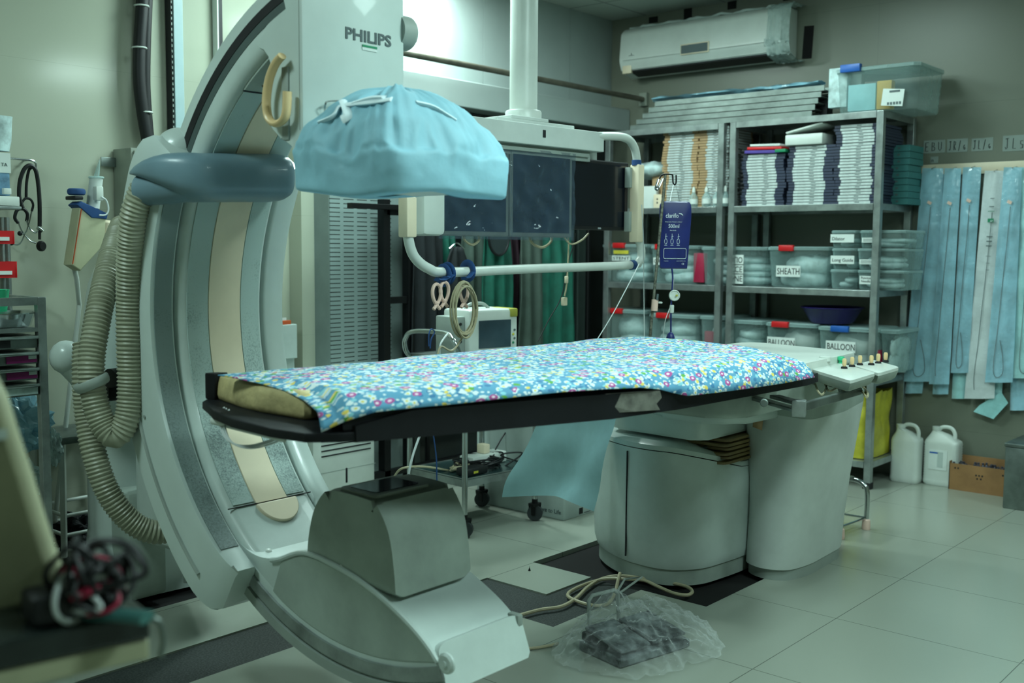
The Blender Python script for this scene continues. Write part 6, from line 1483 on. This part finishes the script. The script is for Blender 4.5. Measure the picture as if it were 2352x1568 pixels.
for (py0, py1, px, lab) in ((530, 560, 22, 'upper'), (600, 637, 28, 'lower')):
    a, b = P(px, py0, y=YD-.06), P(px, py1, y=YD-.06)
    th = thing('red_tray', (a.x-.06, YD-.05, b.z), lab+' red plastic tray clipped on the drip rack', 'tray')
    MB().prism([(YD-.10, a.z), (YD-.095, b.z), (YD+.0, b.z), (YD+.0, a.z+.01), (YD-.004, a.z+.01), (YD-.006, b.z+.006), (YD-.088, b.z+.006), (YD-.094, a.z)], a.x-.16, a.x, 'x').build('shell', 'red', th, smooth=False)
    MB().box((a.x-.004, YD-.10, b.z), (a.x, YD, a.z), .001).build('end_wall', 'red', th)
    MB().box((a.x-.12, YD-.102, b.z+.012), (a.x-.02, YD-.099, b.z+.026)).build('paper_label', 'paper', th, smooth=False)
a, b = P(18, 352, y=YD-.05), P(22, 398, y=YD-.05)
th = thing('glove_box', (a.x-.06, YD, b.z), 'white box with grey letters standing on the drip rack tray', 'box')
MB().box((a.x-.14, YD-.06, P(0, 449, y=YD-.05).z), (a.x-.0, YD+.06, a.z), .003).build('box', mat('pale_blue_box', S(110, 150, 180), .6, var=.3, vs=20), th)
bx = MB().box((a.x-.14, YD-.062, b.z), (a.x+.004, YD-.058, a.z)).build('front_panel', 'paper', th, smooth=False)
text('lettering', 'TA', P(3, 381, y=YD-.063), (1, 0, 0), (0, 0, 1), .018, 'inkgrey', bx)
mb = MB(); a, b = P(-30, 345, y=YD-.02), P(18, 268, y=YD-.02)
mb.loft([[V((lerp(a.x, b.x, .5)+k*.05*c_, YD-.02+.03*s_, z)) for c_, s_ in ((math.cos(g), math.sin(g)) for g in (2*PI*j/20 for j in range(20)))] for z, k in ((a.z, .8), (a.z+.04, 1), (b.z-.02, 1.1), (b.z, 1.15))]); tag(mb.build('saline_bag', 'packet', None), 'pale translucent fluid bag standing above the white box at the left frame edge', 'bag')
q = P(22, 446, y=YD-.09); tag(MB().box(q-V((.02, .0, .0)), q+V((.008, .02, .022)), .002).build('folded_card', 'paper', None), 'small folded white card on the drip rack tray', 'card')
# drawer trolley
YT = 3.70
x1 = P(90, 800, y=YT).x; zt = P(90, 752, y=YT).z; zp = P(90, 682, y=YT).z; zb0 = P(80, 912, y=YT).z
t = thing('drawer_trolley', (x1-.22, YT+.2, 0), 'stainless drawer trolley with magenta drawer labels at the left frame edge', 'trolley')
for x in (x1-.47, x1-.002):
    MB().box((x, YT-.004, .06), (x+.030, YT+.026, zp)).build('post', 'steel', t, smooth=False, bevel=.002)
    MB().box((x, YT+.36, .06), (x+.030, YT+.39, zp)).build('post', 'steel', t, smooth=False, bevel=.002)
    MB().lathe([(.02, 0), (.028, .02), (.02, .058), (.0001, .06)], (x+.015, YT+.01, 0), 14).build('castor', 'wheel', t)
MB().box((x1-.44, YT-.002, zp-.028), (x1-.002, YT+.022, zp)).build('top_rail', 'steel', t, smooth=False); MB().box((x1+.004, YT+.026, zp-.028), (x1+.02, YT+.36, zp)).build('side_rail', 'steel', t, smooth=False)
MB().box((x1-.44, YT+.001, zt-.014), (x1-.002, YT+.37, zt)).build('top', 'steel', t, smooth=False)
n = 4; hgt = (zt-.02-zb0)/n
for k in range(n):
    z1_ = zt-.022-k*hgt; 
    d = MB().box((x1-.438, YT+.004, z1_-hgt+.008), (x1-.004, YT+.35, z1_-.004), .002).build('drawer', 'steel_dull', t)
    MB().box((x1-.436, YT-.014, z1_-.016), (x1-.006, YT+.004, z1_-.004), .003).build('handle_lip', 'chrome', d)
    if k in (1, 2):
        MB().box((x1-.115, YT-.002, z1_-hgt+.014), (x1-.010, YT+.0035, z1_-.018)).build('magenta_label', 'magenta', d, smooth=False); MB().box((x1-.04, YT-.0035, z1_-.030), (x1-.012, YT-.002, z1_-.018)).build('white_tab', 'cartonw', d, smooth=False)
    if k == 3: MB().box((x1-.36, YT-.002, z1_-hgt+.014), (x1-.010, YT+.0035, z1_-.018)).build('worn_label', 'packet', d, smooth=False)
    if k == 0: MB().box((x1-.40, YT-.002, z1_-hgt+.014), (x1-.10, YT+.0035, z1_-.018)).build('dark_panel', 'ink', d, smooth=False)
MB().box((x1-.44, YT+.001, .30), (x1-.002, YT+.37, .315)).build('lower_shelf', 'steel_dull', t, smooth=False)
q = P(10, 748, y=YT+.12); mb = MB(); mb.lathe([(.0001, 0), (.095, 0), (.11, .045), (.135, .048), (.135, .052), (.107, .050), (.092, .004), (.0001, .004)], (q.x, YT+.14, zt+.001), 36); tag(mb.build('steel_dish', 'silver', None), 'round stainless dish standing on the drawer trolley', 'dish')
q = P(8, 716, y=YT+.1); mb = MB(); mb.lathe([(.0001, 0), (.024, 0), (.034, .075), (.036, .078), (.030, .074), (.0001, .01)], (q.x, YT+.13, zt+.054), 24); tag(mb.build('green_cup', 'mint', None), 'green plastic cup standing in the stainless dish', 'cup')
# crumpled plastic bags below the trolley
def crumple(nm, c, r, m_, label, seed, sc=(1, 1, 1), cat='bag'):
    def f(u, v):
        d = V((math.cos(2*PI*u)*math.sin(PI*v), math.sin(2*PI*u)*math.sin(PI*v), math.cos(PI*v)))
        k = 1+.55*noise.noise(d*2.3+V((seed, 0, 0)))+.25*noise.noise(d*6+V((0, seed, 0)))
        return V(c)+V((d.x*r*sc[0]*k, d.y*r*sc[1]*k, max(-abs(c[2])+.003, d.z*r*sc[2]*k)))
    return tag(MB().grid(f, 44, 24).build(nm, m_, None, smooth=False), label, cat)
q = P(62, 968, y=3.95); crumple('plastic_bag', (q.x, 4.05, q.z-.03), .11, 'pouchback', 'crumpled blue plastic bag hanging below the drawer trolley', 3, (1.1, .8, 1))
q = P(60, 1035, y=3.9); crumple('plastic_bag', (q.x+.03, 3.99, .40), .085, 'packet', 'crumpled clear plastic bag on the lowest trolley shelf', 8, (.9, .8, .8))
q = P(130, 1030, y=3.98); crumple('plastic_bag', (q.x, 4.0, q.z), .05, 'packet', 'small scrap of clear plastic between the stool legs', 12, (.6, .5, 1.3), 'bag')
# white stool
F = P(150, 1238, y=4.11); F.z = 0; SZ = P(143, 1003, x=F.x).z
t = thing('stool', (F.x+.13, F.y+.13, 0), 'white tube-legged stool with a square steel seat behind the hoses', 'stool')
MB().box((F.x-.02, F.y-.02, SZ-.03), (F.x+.28, F.y+.27, SZ), .006).build('seat', 'steel_dull', t)
LG = [(0, 0, -.012, -.012), (.26, 0, .012, -.012), (0, .25, -.012, .010), (.26, .25, .012, .010)]
for ox, oy, sx, sy in LG:
    l_ = MB().sweep([V((F.x+ox+sx, F.y+oy+sy, .03)), V((F.x+ox, F.y+oy, SZ-.03))], .014, 4).build('leg', 'white', t, smooth=False); MB().box((F.x+ox+sx-.017, F.y+oy+sy-.017, 0), (F.x+ox+sx+.017, F.y+oy+sy+.017, .045), .002).build('rubber_foot', 'rubber', l_)
for z in (.13, .21):
    for a, b in ((0, 1), (1, 3), (3, 2), (2, 0)):
        MB().cyl((F.x+LG[a][0], F.y+LG[a][1], z), (F.x+LG[b][0], F.y+LG[b][1], z), .008, n=10).build('rung', 'white', t)
# low box on the floor behind stool
crumple('floor_clutter_bag', (F.x+.12, 4.24, .10), .08, 'darkapron', 'dark bag lying on the floor behind the white stool', 21, (1.2, .8, .9))
tag(MB().box((F.x-.22, 4.20, .0), (F.x-.05, 4.36, .05), .004).build('card_tray', 'card', None), 'low brown card tray on the floor behind the white stool', 'tray')
# ============================================================ FOREGROUND CART (out of focus)
ZF = .845
fa = P(345, 1405, z=ZF); fb = P(0, 1475, z=ZF)
t = thing('instrument_cart', (fa.x-.4, fa.y+.1, 0), 'blurred instrument cart with a dark glossy shelf in the near left corner', 'cart')
dU = (fb-fa).normalized(); nU = V((-dU.y, dU.x, 0));
if nU.dot(V((.757, .653, 0))) < 0: nU = -nU
def C4(s, o, z): return V((fa.x, fa.y, 0))+dU*s+nU*o+V((0, 0, z))
def slab(mb, s0, s1, o0, o1, z0, z1): return mb.loft([[C4(s0, o0, z), C4(s1, o0, z), C4(s1, o1, z), C4(s0, o1, z)] for z in (z0, z1)])
slab(MB(), .0, .60, .0, .26, ZF-.034, ZF).build('shelf', mat('dark_glossy_shelf', S(38, 46, 44), .25, var=.4), t, smooth=False, bevel=.004)
slab(MB(), .0, .60, .004, .256, ZF-.062, ZF-.035).build('frame', 'beige_case', t, smooth=False, bevel=.004)
slab(MB(), .09, .12, .01, .04, .02, ZF-.063).build('leg', 'white_matt', t, smooth=False); slab(MB(), .56, .59, .01, .04, .02, ZF-.063).build('leg', 'white_matt', t, smooth=False)
slab(MB(), .09, .12, .21, .24, .02, ZF-.063).build('leg', 'white_matt', t, smooth=False); slab(MB(), .56, .59, .21, .24, .02, ZF-.063).build('leg', 'white_matt', t, smooth=False)
slab(MB(), .05, .60, .0, .26, .30, .32).build('lower_shelf', 'shell_shade', t, smooth=False)
q = C4(.0, .004, ZF-.01); MB().sweep(spline([q, q+V((.010, -.006, -.006)), q+V((.014, -.008, -.03)), q+V((.010, -.006, -.05))], 5), .004, 8).build('side_hook', 'steel_dull', t)
q = P(215, 1330, z=ZF+.02)
# beige monitor case standing on it
yq = lambda px, py: P(px, py, z=ZF+.002)
g0 = yq(146, 1392)
def FG(px, py, s=0.):                    # vertical plane through the case front, turned towards the room
    nrm = V((-.757, -.653, 0)); o0 = g0
    r = CF+CR*((px-1176)/FPX)-CU*((py-784)/FPX)
    tt = (o0-CO).dot(nrm)/r.dot(nrm); return CO+r*tt-nrm*s
pts_ = [(-160, 800), (-30, 850), (2, 915), (28, 1000), (58, 1090), (88, 1190), (116, 1275), (140, 1335), (112, 1366), (60, 1398), (0, 1420), (-160, 1446)]
mb = MB(); fr_ = [FG(a, b) for a, b in pts_]; bk = [FG(a, b, .03) for a, b in pts_]
mb.loft([fr_, bk]); o = tag(mb.build('monitor_case', 'beige_case', None, angle=30, bevel=.012), 'blurred beige monitor casing filling the near left corner', 'monitor')
MB().box(FG(-30, 985, -.004), FG(18, 1000, -.001)+V((0, 0, -.004))).build('latch_mark', 'shell_shade', o)
def tang(nm, c, rx, ry, rz, r, m_, label, loops, seed):
    ra = random.Random(seed); pts = []
    for k in range(loops):
        o_ = V((c[0]+ra.uniform(-.4, .4)*rx, c[1]+ra.uniform(-.4, .4)*ry, ZF+.012+ra.uniform(.25, .6)*rz))
        R_ = Matrix.Rotation(ra.uniform(0, 6.3), 3, 'Z') @ Matrix.Rotation(ra.uniform(.5, 1.5), 3, 'X'); rr_ = ra.uniform(.45, .95)*rx
        for q_ in range(8):
            a_ = 2*PI*q_/9+k; p_ = o_+R_ @ V((rr_*math.cos(a_), rr_*.8*math.sin(a_), 0)); p_.z = max(ZF+r+.001, p_.z); pts.append(p_)
    return tag(MB().sweep(spline(pts, 6), r, 8).build(nm, m_, None), label, 'cable')
c = P(225, 1345, z=ZF+.04)
tang('cable_bundle', (c.x, c.y, ZF+.062), .052, .05, .085, .0036, 'black', 'blurred tangle of black cables on the near cart', 14, 2)
tang('cable_bundle', (c.x-.01, c.y, ZF+.045), .042, .045, .06, .0026, 'crimson', 'blurred dark red cables among the black tangle on the near cart', 6, 5)
tang('cable_bundle', (c.x, c.y, ZF+.045), .045, .04, .035, .0035, 'cablew', 'blurred pale grey cable among the black tangle on the near cart', 3, 11)
c2 = P(130, 1392, z=ZF+.02); mb = MB(); mb.box(c2-V((.03, .02, .018)), c2+V((.05, .04, .02)), .008, rot=Matrix.Rotation(-.2, 4, 'Z')); tag(mb.build('black_adapter', 'black', None), 'blurred black adapter lying by the beige casing', 'adapter')
a, b = P(205, 1408, z=ZF+.008), P(338, 1418, z=ZF+.008)
mb = MB(); mb.sweep([a, a.lerp(b, .5)+V((0, .004, 0)), b], .013, 10, flat=(1.3, .55)); tag(mb.build('teal_folder', mat('teal_cloth', S(44, 92, 88), .6), None), 'blurred teal cloth edge lying on the front of the near cart', 'cloth')
# ============================================================ FLOOR ITEMS
def floorwire(nm, pts, r, m_, label, z=.0):
    return tag(MB().sweep(spline([P(a, b, z=r+.001+(zz[0] if zz else 0)) for a, b, *zz in pts], 9), r, 8).build(nm, m_, None), label, 'cable')
floorwire('floor_cable', ((1188, 1414), (1240, 1400), (1290, 1392), (1325, 1372), (1350, 1348), (1385, 1328), (1425, 1322, .008), (1480, 1328, .002), (1530, 1336), (1575, 1346), (1590, 1358), (1578, 1366), (1548, 1362), (1510, 1346), (1478, 1332, .009), (1440, 1330, .016), (1400, 1328, .01), (1360, 1336), (1320, 1352), (1304, 1366), (1320, 1378), (1362, 1390), (1395, 1386), (1412, 1362), (1420, 1330, .02), (1424, 1316, .03)), .0068, 'cable', 'looped beige cable lying on the floor before the pedestal')
floorwire('floor_cable', ((1195, 1489), (1225, 1488), (1262, 1482), (1282, 1477)), .005, 'cable', 'short piece of beige cable running from the tube housing to the bagged pedal')
mb = MB(); q = P(1216, 1310, z=.001); mb.lathe([(.006, 0), (.001, .012), (.0001, .02)], q, 8); tag(mb.build('floor_pin', 'darkmetal', None), 'tiny metal pin standing on the floor tile beside the dark strip', 'pin')
# foot pedal in a clear bag
pc = P(1455, 1490, z=0)
ang = math.radians(4)
t = thing('foot_pedal', (pc.x, pc.y, 0), 'worn double foot pedal with a wire handle lying in a clear bag on the floor', 'foot pedal')
dX = (P(1560, 1440, z=0)-P(1360, 1500, z=0)).normalized(); dY = V((-dX.y, dX.x, 0))
def PD(x, y, z): return V((pc.x, pc.y, 0))+dX*x+dY*y+V((0, 0, z))
wm = mat('worn_pedal_metal', S(26, 31, 36), .45, metal=.2, var=.1, c2=S(150, 160, 162), vs=13)
def pbox(x0, x1, y0, y1, z0, z1, z0b, z1b, nm, m_, bv=.006):
    return MB().loft([[PD(x0, y0, z0), PD(x0, y1, z0b), PD(x0, y1, z1b), PD(x0, y0, z1)], [PD(x1, y0, z0), PD(x1, y1, z0b), PD(x1, y1, z1b), PD(x1, y0, z1)]]).build(nm, m_, t, smooth=False, bevel=bv)
pbox(-.15, .16, -.10, .10, .002, .030, .002, .034, 'base', wm)
pbox(-.14, -.01, -.09, .085, .040, .052, .070, .082, 'pedal', wm); pbox(.01, .15, -.09, .085, .040, .052, .066, .078, 'pedal', wm)
pbox(-.14, .15, .05, .10, .032, .068, .032, .06, 'pedal_housing', 'rubber')
MB().sweep([PD(-.10, .10, .03), PD(-.10, .11, .15), PD(-.085, .11, .165), PD(.01, .11, .165), PD(.03, .11, .15), PD(.03, .10, .03)], .007, 10).build('wire_handle', 'shell_grey', t)
MB().sweep([PD(.03, .11, .16), PD(.08, .13, .185), PD(.13, .10, .19), PD(.03, .10, .155)], .004, 8).build('upper_bracket', 'shell_grey', t)
def film(u, v):
    a = 2*PI*u; d = V((math.cos(a), math.sin(a)))
    r = 1+.22*noise.noise(V((d.x*1.7, d.y*1.7, 4)))+.10*noise.noise(V((d.x*5, d.y*5, 9)))
    R_ = v**.8
    z = .135*(1-R_**2.2)+.045*noise.noise(V((d.x*R_*4, d.y*R_*4, 2)))*(1-R_)+.02*noise.noise(V((d.x*R_*11, d.y*R_*11, 6)))*(1-R_*.6)+.022*(.35-abs(noise.noise(V((d.x*R_*8+5, d.y*R_*8, 3)))))+.010*(.3-abs(noise.noise(V((d.x*R_*19, d.y*R_*19+7, 3)))))
    if d.y*R_ > .1: z += .05*math.exp(-((d.x*R_+.2)**2+(d.y*R_-.35)**2)*14)
    return PD(.01+.30*r*R_*d.x, .0+.235*r*R_*d.y, max(.004+.003*noise.noise(V((d.x*9, d.y*9, v*9))), z))
tag(MB().grid(film, 170, 60).build('clear_bag', 'film', None, angle=180), 'crumpled clear plastic bag over the foot pedal on the floor', 'bag')
